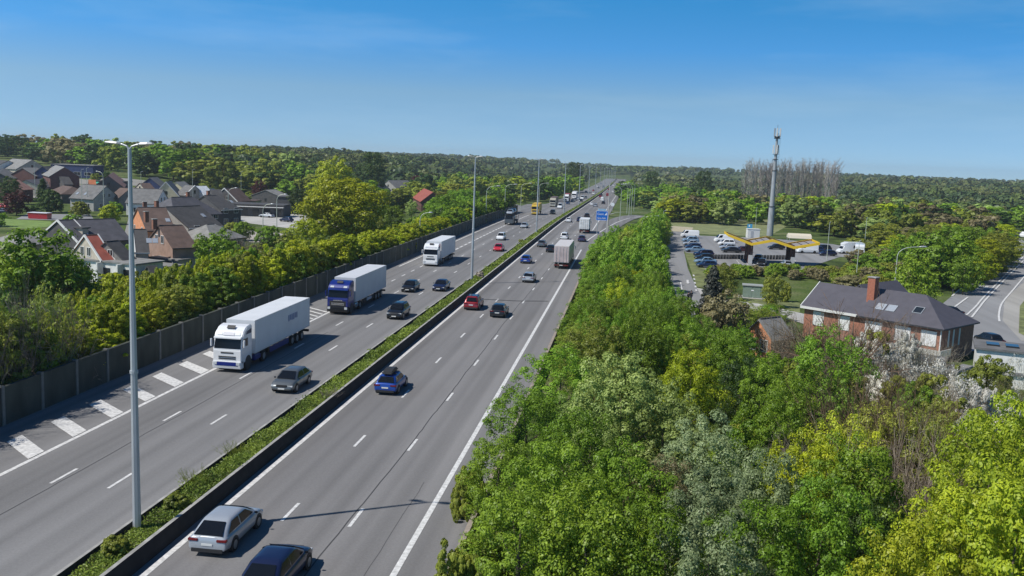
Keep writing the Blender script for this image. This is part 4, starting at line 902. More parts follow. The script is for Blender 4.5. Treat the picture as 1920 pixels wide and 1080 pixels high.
H_ = [
 # label, ridge px, hr, he, w, wall, roof, opts
 ('orange rendered gable house with brown tiled roof, in front of the dark roofed row', (259, 389, 309, 389), 8.5, 4.8, 13, 'orange', 'brown', dict(chim=((-1, .15),), sky=((2, .6, -1),))),
 ('dark roofed terraced house with one skylight, attached right of the orange gable house', (311, 388, 374, 385.5), 8.4, 4.8, 12, 'lgrey', 'dark', dict(chim=((-3.5, .6),), trim=True, sky=((2.5, .5, -1),))),
 ('brown tiled house with long pinkish gable standing before the orange gable house', (299, 423, 341, 422), 7.5, 4.5, 10, 'pink', 'brown', dict(chim=((-2.5, .1),))),
 ('house with dark roof and two skylights, behind the foot of the nearest lamp post', (250, 430, 273, 430), 7.2, 4.2, 8.5, 'lgrey', 'dark', dict(trim=True, sky=((1.2, .55, -1), (2.1, .55, -1)), verge=-1)),
 ('small house with faded red tiled roof and thick beige chimney wall', (160, 441, 182, 440), 6.8, 3.6, 8.5, 'beige', 'red', dict(verge=True)),
 ('narrow dark roofed annex between the red roof and the nearest lamp post', (199, 453, 221, 451), 6.0, 3.4, 7, 'grey', 'dark', dict()),
 ('left half of the long dark roofed terrace, with pale party wall line', (109, 413, 137, 412), 7.6, 4.6, 11, 'dgrey', 'slate', dict(verge=True)),
 ('right half of the long dark roofed terrace, with a chimney stack', (138, 412, 213, 410), 7.6, 4.6, 10.5, 'grey', 'slate', dict(chim=((10, .2),))),
 ('grey hipped bungalow roof right of the brown tiled house', (388, 421, 401, 420), 5.4, 3.0, 9, 'lgrey', 'pale', dict(hip=(4, 4))),
 ('large dark hipped house roof at the back of the terraces', (322, 370, 360, 369), 8.6, 5.0, 11, 'dgrey', 'slate', dict(hip=(4, 4), chim=((4, .5),))),
 ('dark roofed corner house with a pale front gable and long gutter', (383, 367, 405, 366), 8.0, 4.8, 12, 'dgrey', 'dark', dict(hip=(0, 3), trim=True, sky=((3, .5, -1),), chim=((0, .4),))),
 ('brown roofed house with white edged front gable at the right of the village', (421, 353, 447, 352), 7.4, 3.4, 10, 'dgrey', 'brown', dict(verge=-1)),
 ('pale grey roofed wide house with white rendered ground floor', (250, 353, 305, 355), 7.6, 3.8, 11, 'white', 'grey', dict()),
 ('dark blue gabled house behind the pale grey roofed wide house', (281, 333, 295, 332), 8.0, 4.5, 9, 'blue', 'grey', dict(far=True)),
 ('narrow house with pointed white gable and yellowish wall', (311, 341, 321, 339), 8.5, 4.0, 8, 'yellow', 'grey', dict(verge=-1, far=True)),
 ('olive grey roofed house right of the pointed white gable', (330, 341, 346, 340), 7.5, 4.2, 9, 'yellow', 'pale', dict(far=True)),
 ('grey roofed house with a shaded front gable, left of the white roof', (348, 347, 365, 348), 7.4, 4.4, 9, 'beige', 'grey', dict(verge=1, far=True)),
 ('house with a bright white roof and blue solar panels', (366, 349, 386, 348.5), 7.2, 4.2, 9, 'white', 'white', dict(far=True)),
 ('low dark roofed house between the solar roof and the white edged gable', (395, 355, 413, 355), 7.0, 4.0, 9, 'dgrey', 'dark', dict(far=True)),
 ('grey rendered house with two bright roof windows on its wide grey roof', (156, 346, 199, 348), 7.6, 3.8, 11, 'lgrey', 'grey', dict(sky=((-3, .7, -1), (0, .7, -1)))),
 ('small house with bright orange roof behind the wide grey roof', (167, 337, 178, 337), 7.0, 4.5, 7, 'beige', 'orange', dict(far=True)),
 ('pinkish roofed gable house above the shop with green awning', (203, 329, 212, 322.5), 8.4, 4.4, 10, 'dgrey', 'pink', dict(far=True)),
 ('long low bungalow with sloping dark roof behind the dark conifer', (48, 338, 88, 334), 5.6, 3.2, 11, 'beige', 'slate', dict(far=True)),
 ('low hipped brown roof house beside the dark conifer', (119, 348, 136, 350), 5.4, 3.2, 9, 'dgrey', 'brown', dict(hip=(2, 3), far=True)),
 ('house with brown front gable and pale grey roof in the far left row', (104, 310, 121, 313), 8.0, 4.6, 10, 'redbrick', 'pale', dict(far=True)),
 ('dark house with bright edged black gable in the far left row', (80, 312, 97, 311), 8.0, 4.4, 9, 'blue', 'dark', dict(verge=1, far=True)),
 ('purplish brick house with pale roof in the far left row', (42, 315, 69, 314), 7.4, 4.6, 10, 'redbrick', 'pale', dict(far=True)),
 ('large grey roofed house at the left end of the far row', (24, 298, 60, 299.5), 8.0, 4.4, 13, 'beige', 'pale', dict(far=True)),
 ('white walled house cut off by the left edge of the picture', (-10, 300, 16, 301), 7.5, 5.2, 11, 'white', 'dark', dict(far=True)),
 ('dark grey roof at the left edge below the white walled house', (-14, 318, 9, 316), 7.5, 4.4, 12, 'dgrey', 'grey', dict(far=True)),
 ('grey roofed farmhouse behind the big spreading tree', (728, 338, 764, 338), 8, 4.2, 12, 'lgrey', 'grey', dict(far=True)),
 ('house with a pointed pale gable peeping out right of the big spreading tree', (703, 348, 716, 340), 8, 4.0, 9, 'beige', 'dark', dict(far=True)),
 ('red brick house with a plain gable beside the purple leaved tree', (795, 353, 812, 360), 8, 4.4, 9, 'redbrick', 'red', dict(far=True)),
 ('low pale grey roof at the left, beyond the big leafy tree', (32, 436, 66, 433), 4.4, 2.8, 9, 'beige', 'pale', dict(hip=(2, 2), far=True)),
 ('small dark roofed house between the long bungalow and the far left row', (112, 331, 128, 331), 6.5, 4.0, 8, 'dgrey', 'dark', dict(far=True)),
 ('brownish roofed house right of the grey rendered house', (226, 352, 243, 353), 6.8, 4.0, 9, 'grey', 'brown', dict(far=True)),
 ('low brown roofed house behind the pale grey roofed wide house', (262, 343, 280, 343), 6.4, 3.8, 9, 'beige', 'brown', dict(far=True)),
 ('low dark roofed house below the solar roof', (400, 372, 418, 373), 6.2, 3.8, 9, 'grey', 'dark', dict(far=True)),
 ('reddish roofed house at the far left behind the dark red leaved tree', (14, 338, 34, 337), 7, 4.2, 10, 'redbrick', 'pink', dict(far=True)),
 ('low wide grey roof half hidden behind the dark red tree', (498, 356, 516, 355), 5.5, 3.3, 12, 'dgrey', 'pale', dict(far=True)),
]
for lab, p, hr, he, w_, wa, ro, o in H_: house(lab, p, hr, he, w_, wa, ro, **o)
# solar panels are a part of the white roof house
sol = [o for o in bpy.data.objects if o.get('label', '').startswith('house with a bright white roof')][0]
b = MB(); 
for k in range(4): b.quad((-1+k*1.5, -4.6, 4.02), (.4+k*1.5, -4.6, 4.02), (.4+k*1.5, -1.4, 6.25), (-1+k*1.5, -1.4, 6.25))
b.build('solar_panel', mat('solar_blue', (.03, .10, .28), .15, .2), sol)
def flatbuilding(label, u, v, L, W_, h, ang, wall, top, win=3, cat='building', name='building', hz=HG, lip=.12, dark=False):
    c = G(u, v, hz); t = empty(name, c, ang, label, cat)
    MB().box(-L/2, L/2, -W_/2, W_/2, -1.5, h).build('wall', WM[wall], t)
    MB().box(-L/2-.25, L/2+.25, -W_/2-.25, W_/2+.25, h, h+.22).build('roof', RM[top], t)
    for k in range(win):
        window(t, -L/2+(k+.5)*L/win, -W_/2, .3 if dark else .9, L/win*.6, 2.1 if dark else 1.3, '-y', frame=not dark)
    HOUSES.append((c.x, c.y, max(L, W_)/2)); return t
flatbuilding('dark flat roofed building with pale roof edge behind the village shops', 146, 332, 18, 10, 5, .1, 'blue', 'pale', 4)
t = flatbuilding('shop with a turquoise awning below the pinkish gable roof', 214, 356, 11, 7, 3.2, 0, 'dgrey', 'dark', 3)
MB().quad((-5.5, -5, 2.3), (1, -5, 2.3), (1, -3.55, 2.9), (-5.5, -3.55, 2.9)).build('awning', mat('turquoise', (.03, .35, .25), .6), t)
t = flatbuilding('dark flat commercial building with tall lamp posts in its yard', 487, 405, 17, 9, 3.6, .12, 'dgrey', 'dark', 5, dark=True)
MB().box(-8.8, 8.8, -6, -4.6, 3.0, 3.15).build('canopy', TRIM, t)
flatbuilding('tall black windowless block right of the commercial building', 535, 400, 4, 5, 5.4, .12, 'dgrey', 'dark', 0)
flatbuilding('low brown roofed garage with a yellow wall beside the road', 455, 392, 11, 6, 3.0, .1, 'yellow', 'brown', 2, dark=True)
t = flatbuilding('long white rear extension with a flat grey roof and dark patio openings', 222, 528, 12, 5.5, 3.2, -.25, 'white', 'pale', 3, dark=True)
for x in (-3.9, -.2, 3.6): MB().box(x-.12, x+.12, -3.9, -2.7, 0, 3.2).build('side_wall', WM['white'], t)
t = flatbuilding('beige chimney wall block in front of the faded red roof', 156, 500, 1.5, 1.2, 6.4, -.3, 'beige', 'dark', 0)
t2 = flatbuilding('low shed with pale flat roof among the back gardens', 325, 512, 6, 4, 2.4, -.3, 'lgrey', 'pale', 1)
house('dark wooden garden shed with a steep roof left of the low sheds', (278, 498, 291, 497), 3.2, 1.6, 3.4, 'dgrey', 'dark', cat='shed', name='garden_shed', far=True)
flatbuilding('grey flat roofed shed half hidden by the hedge', 300, 524, 6, 3.4, 2.2, -.3, 'grey', 'pale', 1)
flatbuilding('white low roof beyond the car park woods at the far right', 1865, 375, 60, 20, 7, -.2, 'white', 'pale', 0, hz=HG)
flatbuilding('dark low warehouse with a pale edge on the right horizon', 1900, 372, 70, 25, 10, -.2, 'dgrey', 'pale', 0, hz=HG)
# ------------------------------------------------------------------ brick house on the right
bt = empty('brick_house', (0, 0, 0), 0, 'red brick house with dark grey hipped roof, tall brick chimney and white roller shutters', 'house')
F_ = Vector((34.74, 104.96, 0)); a_ = Vector((-.746, .666, 0)); bt.location = (F_.x, F_.y, HG); bt.rotation_euler.z = math.atan2(a_.y, a_.x)-math.pi
# local frame: +x towards the right hip, front is -y; origin at the front right eave corner
HL_, HWd, EZ, RZ = 17.9, 9.0, 3.8, 6.7
b = MB().box(-9.9, -.35, .35, HWd-.35, -3, EZ-.1).box(-HL_+.3, -9.9, .9, HWd-.9, -3, EZ-.1)
b.face([(-HL_+.3, .9, EZ-.1), (-HL_+.3, HWd-.9, EZ-.1), (-HL_+.3, HWd/2, RZ-.35)]); b.build('wall', WM['brick'] if False else mat('wall_house_brick', (.34, .15, .10), .9, noise=.25, nscale=3.5), bt)
def hiproof(x0, x1, y0, y1, ze, zrd, hl, hr_):
    m = MB(); yc = (y0+y1)/2; th = .16
    T = [(x0, y0, ze), (x1, y0, ze), (x1, y1, ze), (x0, y1, ze), (x0+hl, yc, zrd), (x1-hr_, yc, zrd)]; m.v = T+[(p[0], p[1], p[2]-th) for p in T]
    m.f = [(0, 1, 5, 4), (2, 3, 4, 5), (6, 10, 11, 7), (8, 11, 10, 9), (0, 6, 7, 1), (2, 8, 9, 3)]
    m.f += [(3, 0, 4), (9, 10, 6), (3, 9, 6, 0)] if hl else [(0, 4, 10, 6), (4, 3, 9, 10)]
    m.f += [(1, 2, 5), (7, 11, 8), (1, 7, 8, 2)] if hr_ else [(5, 1, 7, 11), (2, 5, 11, 8)]
    m.m = [0]*len(m.f); return m
SL = mat('roof_house_slate', (.085, .08, .095), .6, 0, .4, noise=.1, nscale=1.2, bump=.2, bscale=6)
rf = hiproof(-10.2, .1, -.1, HWd+.1, EZ, RZ, 0, 4.4).build('roof', SL, bt)
hiproof(-HL_, -10.2, .45, HWd-.45, EZ-.02, RZ-.2, 0, 0).build('roof_wing', SL, bt)
o = hiproof(0, 9.5, -3.5, 3.5, EZ+.1, RZ+.15, 0, 0).build('rear_roof', SL, bt); o.location = (-12.6, 4.5, 0); o.rotation_euler.z = math.pi/2
o = MB().box(.3, 9.2, -3.2, 3.2, -3, EZ).build('rear_wall', WM['brick'], bt); o.location = (-12.6, 4.5, 0); o.rotation_euler.z = math.pi/2
MB().box(-HL_, -10.2, .36, .46, EZ-.28, EZ+.02).box(-HL_-.03, -HL_+.07, .4, HWd-.4, EZ-.3, EZ-.1).build('gutter', TRIM, bt)
MB().box(-10.2, .1, -.2, -.1, EZ-.18, EZ-.02).build('gutter', DARKM, bt)
q = MB(); q.tube([(-HL_-.02, .45, EZ), (-HL_-.02, HWd/2, RZ-.15)], .07, 5); q.build('verge_board', TRIM, bt)
ch = MB().box(-10.5, -9.6, 2.5, 3.4, 4, 8.1).build('chimney', mat('chimney_brick', (.36, .13, .08), .9, noise=.2, nscale=6), rf); MB().box(-10.58, -9.52, 2.42, 3.48, 8.1, 8.2).build('chimney_cap', CONC, ch)
sl = math.atan2(RZ-EZ, HWd/2)
for x, fy, m_ in ((-8.2, .38, SKYL), (-6.9, .38, SKYL), (-3.9, .45, None)):
    y = fy*HWd/2; z = EZ+(RZ-EZ)*fy+.04
    o = MB().box(-.48, .48, -.5, .5, 0, .07).build('skylight', m_ or WINM, rf); o.location = (x, y, z); o.rotation_euler.x = sl
    MB().box(-.54, .54, -.56, -.5, 0, .09).box(-.54, .54, .5, .56, 0, .09).box(-.54, -.48, -.5, .5, 0, .09).box(.48, .54, -.5, .5, 0, .09).build('skylight_frame', GALV, o)
for x, y, w_ in ((-1.7, .35, 1.6), (-4.7, .35, 1.7), (-8.2, .35, 1.9), (-12.2, .9, 1.3), (-15.6, .9, 1.3)):
    o = window(bt, x, y, 1.7, w_, 1.55, '-y', m=SHUT, frame=True, name='roller_shutter')
for y in (2.2, 3.4, 4.9): window(bt, -.35, y, 1.5, .32, 1.9, '+x', m=FRM, frame=False)
MB().box(-9.0, .9, -2.2, .33, .9, 1.05).build('terrace_slab', CONC, bt)
MB().box(-9.0, .9, -2.28, -2.2, .9, 1.75).box(.82, .9, -2.2, .3, 1.05, 1.75).build('terrace_parapet', TRIM, bt)
MB().box(-.42, -.30, .22, .34, -1, 3.6).build('rain_pipe', TRIM, bt)
# outbuildings and small things near the brick house
shed = house('small orange brick garden house with blue grey roof', (1425, 598, 1462, 594), 4.4, 2.7, 3.6, 'orange', 'pale', cat='shed', name='garden_shed', nwin=0)
t = flatbuilding('white outbuilding with a mossy dark flat roof at the right edge', 1895, 705, 7, 5, 2.9, -.3, 'white', 'grey', 0)
b = MB()
for k in range(3): b.box(-2.6+k*1.8, -1.4+k*1.8, -1, .6, 3.12, 3.3)
b.build('roof_window', WINM, t)
flatbuilding('long low white garden wall with tiled coping below the outbuilding', 1850, 722, 12, .3, 1.3, -.32, 'white', 'grey', 0, cat='wall', name='garden_wall')
flatbuilding('cream garden wall beside the white blossom', 1795, 740, 3.5, .5, 2.4, .9, 'beige', 'pale', 0, cat='wall', name='garden_wall')
flatbuilding('white garage wall seen through the blossom below the brick house', 1690, 705, 7.5, 3.5, 2.0, -.42, 'white', 'grey', 0, cat='garage', name='garage')
# ------------------------------------------------------------------ streets on the right and left
def polyg(mb, pts, off=.0, hz=HG):
    P = [G(u, v, hz) for u, v in pts]; mb.face([(p.x, p.y, tz(p.x, p.y)+off) for p in P])
def dgrid(name, pts, m, off, hz=HG, step=4., flat=None):
    """drape a px polygon on the terrain as a fine grid mesh"""
    P = [G(u, v, hz) for u, v in pts]; bm = bmesh.new(); vs = [bm.verts.new((p.x, p.y, 0)) for p in P]; f = bm.faces.new(vs); bmesh.ops.triangulate(bm, faces=[f])
    xs = [p.x for p in P]; ys = [p.y for p in P]; s = step; k = math.ceil(min(ys)/10)*10
    while k < max(ys): bmesh.ops.bisect_plane(bm, geom=bm.verts[:]+bm.edges[:]+bm.faces[:], plane_co=(0, k, 0), plane_no=(0, 1, 0)); k += 10
    for v in bm.verts: v.co.z = (tz(v.co.x, v.co.y) if flat is None else zr(v.co.y)+flat)+off
    for f in bm.faces:
        f.normal_update()
        if f.normal.z < 0: f.normal_flip()
    me = bpy.data.meshes.new(name); bm.to_mesh(me); bm.free(); me.materials.append(m); o = link(name, me); return tag(o, kind='structure')
dgrid('car_park', [(1243, 424), (1262, 424), (1288, 441), (1440, 447), (1560, 458), (1650, 474), (1640, 484), (1575, 482), (1530, 497), (1500, 507), (1400, 512), (1345, 506), (1320, 508), (1282, 470), (1290, 505), (1306, 540), (1330, 580), (1322, 600), (1286, 602), (1262, 540), (1240, 490)], A_S, .05)
dgrid('pavement', [(1306, 540), (1330, 545), (1352, 560), (1345, 590), (1330, 580)], A_P, .06)
dgrid('grass_verge', [(1284, 474), (1303, 476), (1318, 500), (1332, 515), (1340, 545), (1306, 538)], mat('verge_green', (.15, .17, .06), .95, noise=.4, nscale=.6), .07)
dgrid('grass_field', [(1252, 415), (1275, 412), (1440, 412), (1475, 425), (1440, 444), (1330, 440), (1290, 437), (1262, 423)], mat('field_green', (.19, .21, .085), .95, noise=.3, nscale=.3), .04)
dgrid('grass_field', [(1375, 552), (1500, 568), (1500, 590), (1440, 575), (1372, 568)], MATS['verge_green'], .04)
dgrid('sand_path', [(1245, 425), (1262, 424), (1300, 427), (1296, 436), (1262, 434)], mat('sand', (.42, .37, .26), .95, noise=.15), .075)
dgrid('street', [(1286, 602), (1290, 575), (1345, 562), (1420, 570), (1510, 590), (1560, 606), (1550, 626), (1500, 606), (1420, 585), (1350, 582)], A_P, .09)
dgrid('main_road', [(1845, 424), (1875, 430), (1900, 440), (1935, 462), (2010, 468), (2010, 640), (1930, 655), (1800, 660), (1755, 580), (1789, 552), (1836, 514), (1893, 468), (1905, 456), (1880, 442), (1845, 436)], A_S, .05)
dgrid('turning_area', [(1884, 560), (1922, 528), (1990, 520), (1990, 640), (1915, 640), (1880, 602)], asphalt('asphalt_warm', (.27, .26, .24), streak=False), .065)
dgrid('grass_verge', [(1912, 575), (1940, 540), (1960, 650), (1910, 625)], MATS['verge_green'], .09)
mb = MB()
def gl_(pts, w_, hz=HG, off=.12):
    P = [G(u, v, hz) for u, v in pts]; P = smooth_pts(P, 5) if len(P) > 2 else P
    for p in P: p.z = tz(p.x, p.y)+off
    ribbon(mb, P, w_)
gl_([(1914, 456), (1897, 468), (1840, 510), (1785, 556)], .3); gl_([(1919, 482), (1852, 550), (1830, 575), (1812, 592)], .28); gl_([(1922, 486), (1857, 553), (1836, 578), (1822, 596)], .28)
gl_([(1903, 479), (1866, 512), (1830, 544)], .14); gl_([(1815, 558), (1788, 578)], .3); gl_([(1925, 514), (1899, 545), (1879, 569), (1873, 590), (1874, 604)], .28)
gl_([(1852, 428), (1878, 434), (1897, 441), (1914, 456)], .25)
for (u, v) in [(1860, 500), (1822, 539)]:
    gl_([(u, v), (u+9, v-2)], .35); gl_([(u+7, v-1), (u+12, v-4)], .8)
for (u, v) in [(1889, 502), (1848, 541)]:
    gl_([(u-2, v+1), (u+2, v-3)], .7); gl_([(u, v), (u+6, v+2)], .35)
gl_([(1865, 489), (1872, 490)], .3); gl_([(1900, 490), (1909, 491)], .3)
for s in ((1382, 566, 1398, 569), (1403, 571, 1430, 575), (1440, 578, 1465, 584)): gl_([s[:2], s[2:]], .5)
gl_([(1276, 530), (1279, 545)], .2); gl_([(1289, 526), (1290, 533)], .4); gl_([(1286, 531), (1293, 531)], .5)
for k in range(5): gl_([(1300+k*1.2, 516+k*7), (1301+k*1.2, 519+k*7)], .3)
for x in (1381, 1396, 1408, 1425, 1440, 1465, 1490): gl_([(x, 489), (x+13, 506)], .13)
gl_([(1392, 504), (1442, 506)], .13); gl_([(1463, 505), (1492, 507)], .13); gl_([(1380, 488), (1400, 488)], .13)
tag(mb.build('street_markings', WP, fix=False), kind='structure')
dgrid('village_street', [(50, 402), (170, 403), (175, 411), (105, 414), (30, 412)], A_S, .05); dgrid('village_street', [(440, 400), (560, 402), (640, 420), (640, 434), (540, 428), (470, 420), (436, 410)], A_P, .05)
dgrid('village_street', [(455, 430), (545, 440), (548, 452), (470, 455), (450, 445)], mat('gravel', (.42, .38, .34), .95, noise=.25, nscale=1), .05)
dgrid('grass_field', [(-30, 408), (95, 416), (100, 424), (60, 430), (-30, 425)], mat('lawn', (.16, .24, .05), .95, noise=.25, nscale=.5), .04)
dgrid('village_street', [(100, 350), (245, 352), (310, 380), (300, 390), (235, 385), (120, 378)], A_S, .03)
dgrid('village_street', [(245, 395), (310, 380), (395, 395), (440, 400), (450, 440), (370, 470), (360, 520), (200, 540), (170, 480), (230, 450)], asphalt('yard', (.22, .21, .19), streak=False), .025)
dgrid('village_street', [(0, 330), (120, 325), (240, 335), (330, 345), (420, 360), (480, 375), (430, 400), (240, 392), (100, 380), (0, 350)], MATS['yard'], .02)
# guard rail
t = empty('guard_rail', (0, 0, 0), 0, 'dark steel guard rail along the left edge of the road on the right', 'guard rail'); P = [G(u, v, HG) for u, v in [(1850, 500), (1830, 516), (1808, 534), (1786, 552)]]
b = MB(); 
for p, q in zip(P, P[1:]):
    p = Vector((p.x, p.y, tz(p.x, p.y))); q = Vector((q.x, q.y, tz(q.x, q.y))); b.tube([p+Vector((0, 0, .75)), q+Vector((0, 0, .75))], .16, 6)
b.build('rail', DARKM, t)
for k in range(9):
    p = P[0].lerp(P[-1], k/8); MB().box(-.06, .06, -.06, .06, 0, .8).build('post', DARKM, t).location = (p.x, p.y, tz(p.x, p.y))
# ------------------------------------------------------------------ charging canopy, mast
YEL = mat('canopy_yellow', (.85, .55, .03), .45); WOOD = mat('canopy_wood', (.10, .035, .028), .7); CPANEL = mat('solar_glass', (.42, .36, .30), .3, .1)
cx0, cy0 = 21.75, 201.0; t = empty('charging_canopy', (cx0, cy0, HG), 0, 'zigzag charging station canopy with yellow edge on two dark brown pillars', 'canopy')
zz = [(-.6, 5.7), (4.4, 4.0), (8.7, 5.0), (13.2, 3.7), (18.3, 4.8)]; D = 9.
y0 = MB(); r_ = MB(); pn = MB()
for (xa, za), (xb, zb) in zip(zz, zz[1:]):
    for yy in (0, D): y0.face([(xa, yy, za), (xb, yy, zb), (xb, yy, zb+.5), (xa, yy, za+.5)]); 
    y0.quad((xa, -.06, za), (xb, -.06, zb), (xb, -.06, zb+.55), (xa, -.06, za+.55)); y0.quad((xa, -.06, za+.55), (xb, -.06, zb+.55), (xb, .3, zb+.55), (xa, .3, za+.55)); y0.quad((xa, D-.3, za+.55), (xb, D-.3, zb+.55), (xb, D+.06, zb+.55), (xa, D+.06, za+.55))
    r_.quad((xa, 0, za+.1), (xb, 0, zb+.1), (xb, D, zb+.1), (xa, D, za+.1))
    r_.quad((xa, 0, za), (xa, D, za), (xb, D, zb), (xb, 0, zb))
    for i in range(3):
        for j in range(4):
            f = lambda s: (xa+(xb-xa)*s, za+(zb-za)*s+.34)
            (xc, zc), (xd, zd) = f(.12+i*.28), f(.12+i*.28+.24); pn.quad((xc, .8+j*1.9, zc), (xd, .8+j*1.9, zd), (xd, 2.4+j*1.9, zd), (xc, 2.4+j*1.9, zc))
for s in (0, 4): xa, za = zz[s]; y0.quad((xa, 0, za), (xa, D, za), (xa, D, za+.55), (xa, 0, za+.55))
y0.build('canopy_edge', YEL, t, fix=False); r_.build('canopy_deck', WOOD, t, fix=False); pn.build('roof_panels', CPANEL, t, fix=False)
for x in (4.4, 13.2):
    for y in (1.6, 6.8):
        c = MB(); 
        for dx in (-.36, 0, .36): c.box(x+dx-.13, x+dx+.13, y-.3, y+.3, -.3, 4.1)
        c.build('pillar', WOOD, t)
    MB().box(x-.4, x+.4, .8, 1.2, 0, 1.9).build('charging_column', mat('charger_white', (.5, .5, .5), .5), t)
m_ = G(1443, 442, HG); mt = empty('antenna_mast', m_, 0, 'very tall tapering grey telecom mast with white antenna panels at the top', 'mast')
MG = mat('mast_grey', (.36, .37, .38), .55, .2, noise=.15, nscale=1.5, stretch=(1, 1, .3))
MB().tube([(0, 0, 0), (0, 0, 9), (0, 0, 9.05), (0, 0, 20), (0, 0, 20.05), (0, 0, 31.5)], [1.0, .85, .75, .58, .5, .32], 14).build('mast_pole', MG, mt)
for z in (9.05, 20.05, 23.5): MB().tube([(0, 0, z-.12), (0, 0, z+.12)], [1.0 if z < 12 else .72]*2, 14).build('flange', DARKM, mt)
for k, a in enumerate((.3, 2.4, 4.5)):
    MB().box(-.22, .22, -.12, .12, 30.4, 33.0).build('antenna_panel', FRM if k != 1 else GALV, mt, bevel=.04).location = (math.cos(a)*.95, math.sin(a)*.95, 0)
    MB().box(-.18, .18, -.12, .12, 25.2, 27.9).build('antenna_panel', FRM if k != 0 else DARKM, mt, bevel=.04).location = (math.cos(a+.4)*.85, math.sin(a+.4)*.85, 0)
    MB().box(-.25, .25, -.25, .25, 29.8, 30.6).build('radio_unit', DARKM, mt).location = (math.cos(a)*.6, math.sin(a)*.6, 0)
MB().tube([(0, 0, 29.9), (0, 0, 30.0)], [1.0, 1.0], 12).tube([(0, 0, 25.0), (0, 0, 25.1)], [.9, .9], 12).build('platform', DARKM, mt)
MB().tube([(0, 0, 31), (0, 0, 34)], .05, 6).build('lightning_rod', DARKM, mt)
lad = MB()
for k in range(60): lad.box(-.2, .2, -.03, .03, 1+k*.5, 1.05+k*.5)
lad.box(-.23, -.19, -.03, .03, .5, 31).box(.19, .23, -.03, .03, .5, 31); lad.build('ladder', DARKM, mt).location = (.75, -.45, 0)
p = G(1411, 446, HG); t = empty('container', p, .1, 'white boxy cabin left of the foot of the antenna mast', 'cabin'); MB().box(-1.8, 1.8, -1.2, 1.2, 0, 2.6).build('shell', TRIM, t, bevel=.06); MB().box(-.9, -.1, -1.24, -1.2, .1, 2.1).build('door', LED, t); MB().box(-1.9, 1.9, -1.3, 1.3, 2.6, 2.72).build('roof', FRM, t)
p = G(1497, 462, HG); t = empty('tent', p, 0, 'pale rounded tent roof behind the right half of the yellow canopy', 'tent'); MB().prism([(-2, 2.2), (-1.6, 3.0), (0, 3.5), (1.6, 3.0), (2, 2.2)], -3, 3).build('tent_roof', mat('cream', (.62, .56, .44), .7), t, bevel=.08)
b = MB(); [b.box(sx*2.8-.06, sx*2.8+.06, sy*1.8-.06, sy*1.8+.06, 0, 2.25) for sx in (-1, 1) for sy in (-1, 1)]; b.build('tent_legs', GALV, t)
p = G(1405, 437, HG); t = empty('information_sign', p, 0, 'bright blue sign board on posts at the edge of the grass field', 'sign'); MB().box(-.8, .8, 0, .08, 1.6, 2.9).build('sign_panel', mat('skyblue', (.05, .33, .62), .5), t); b = MB().tube([(-.6, .1, 0), (-.6, .1, 2.8)], .05, 6).tube([(.6, .1, 0), (.6, .1, 2.8)], .05, 6); b.build('sign_post', GALV, t)
MB().box(-.35, .05, -.01, 0, 2.0, 2.6).build('sign_symbol', WHT, t)
# green utility cabin
p = G(1410, 557, HG); t = empty('utility_cabin', p, -.12, 'grey green utility cabin on a concrete slab beside the street', 'cabin')
GC = mat('cabin_green', (.20, .27, .22), .7, noise=.1); MB().box(-1.5, 1.5, -1.0, 1.0, 0, 1.9).build('cabin_wall', GC, t); MB().box(-1.65, 1.65, -1.15, 1.15, 1.9, 2.02).build('roof', mat('cabin_roof', (.32, .34, .32), .7), t)
MB().box(-1.2, -.1, -1.03, -1.0, .1, 1.8).box(.1, 1.2, -1.03, -1.0, .1, 1.8).build('door', GC, t); MB().box(-.2, .2, -1.05, -1.03, 1.1, 1.3).build('warning_plate', WHT, t); MB().box(-2.2, 2.2, -2.2, 1.2, -.2, .05).build('slab', CONC, t)
# bollards under the canopy
bp = MB().box(-.28, .28, -.2, .2, 0, 1.05).mesh('bollard', mat('dark_plinth', (.05, .05, .05), .7), bevel=.05)
k = 0
for u0, u1, n in ((1337, 1402, 13), (1428, 1474, 9)):
    for i in range(n):
        p = G(u0+(u1-u0)*i/(n-1), 485+(1 if u0 < 1400 else 2), HG); o = link('bollard', bp); o.location = (p.x, p.y, tz(p.x, p.y)); o.rotation_euler.z = random.uniform(-.4, .4); k += 1
        tag(o, 'dark bollard in the row %s of the canopy pillar' % ('left' if u0 < 1400 else 'right'), 'bollard', 'row of dark bollards across the car park, ' + ('left part' if u0 < 1400 else 'right part'))
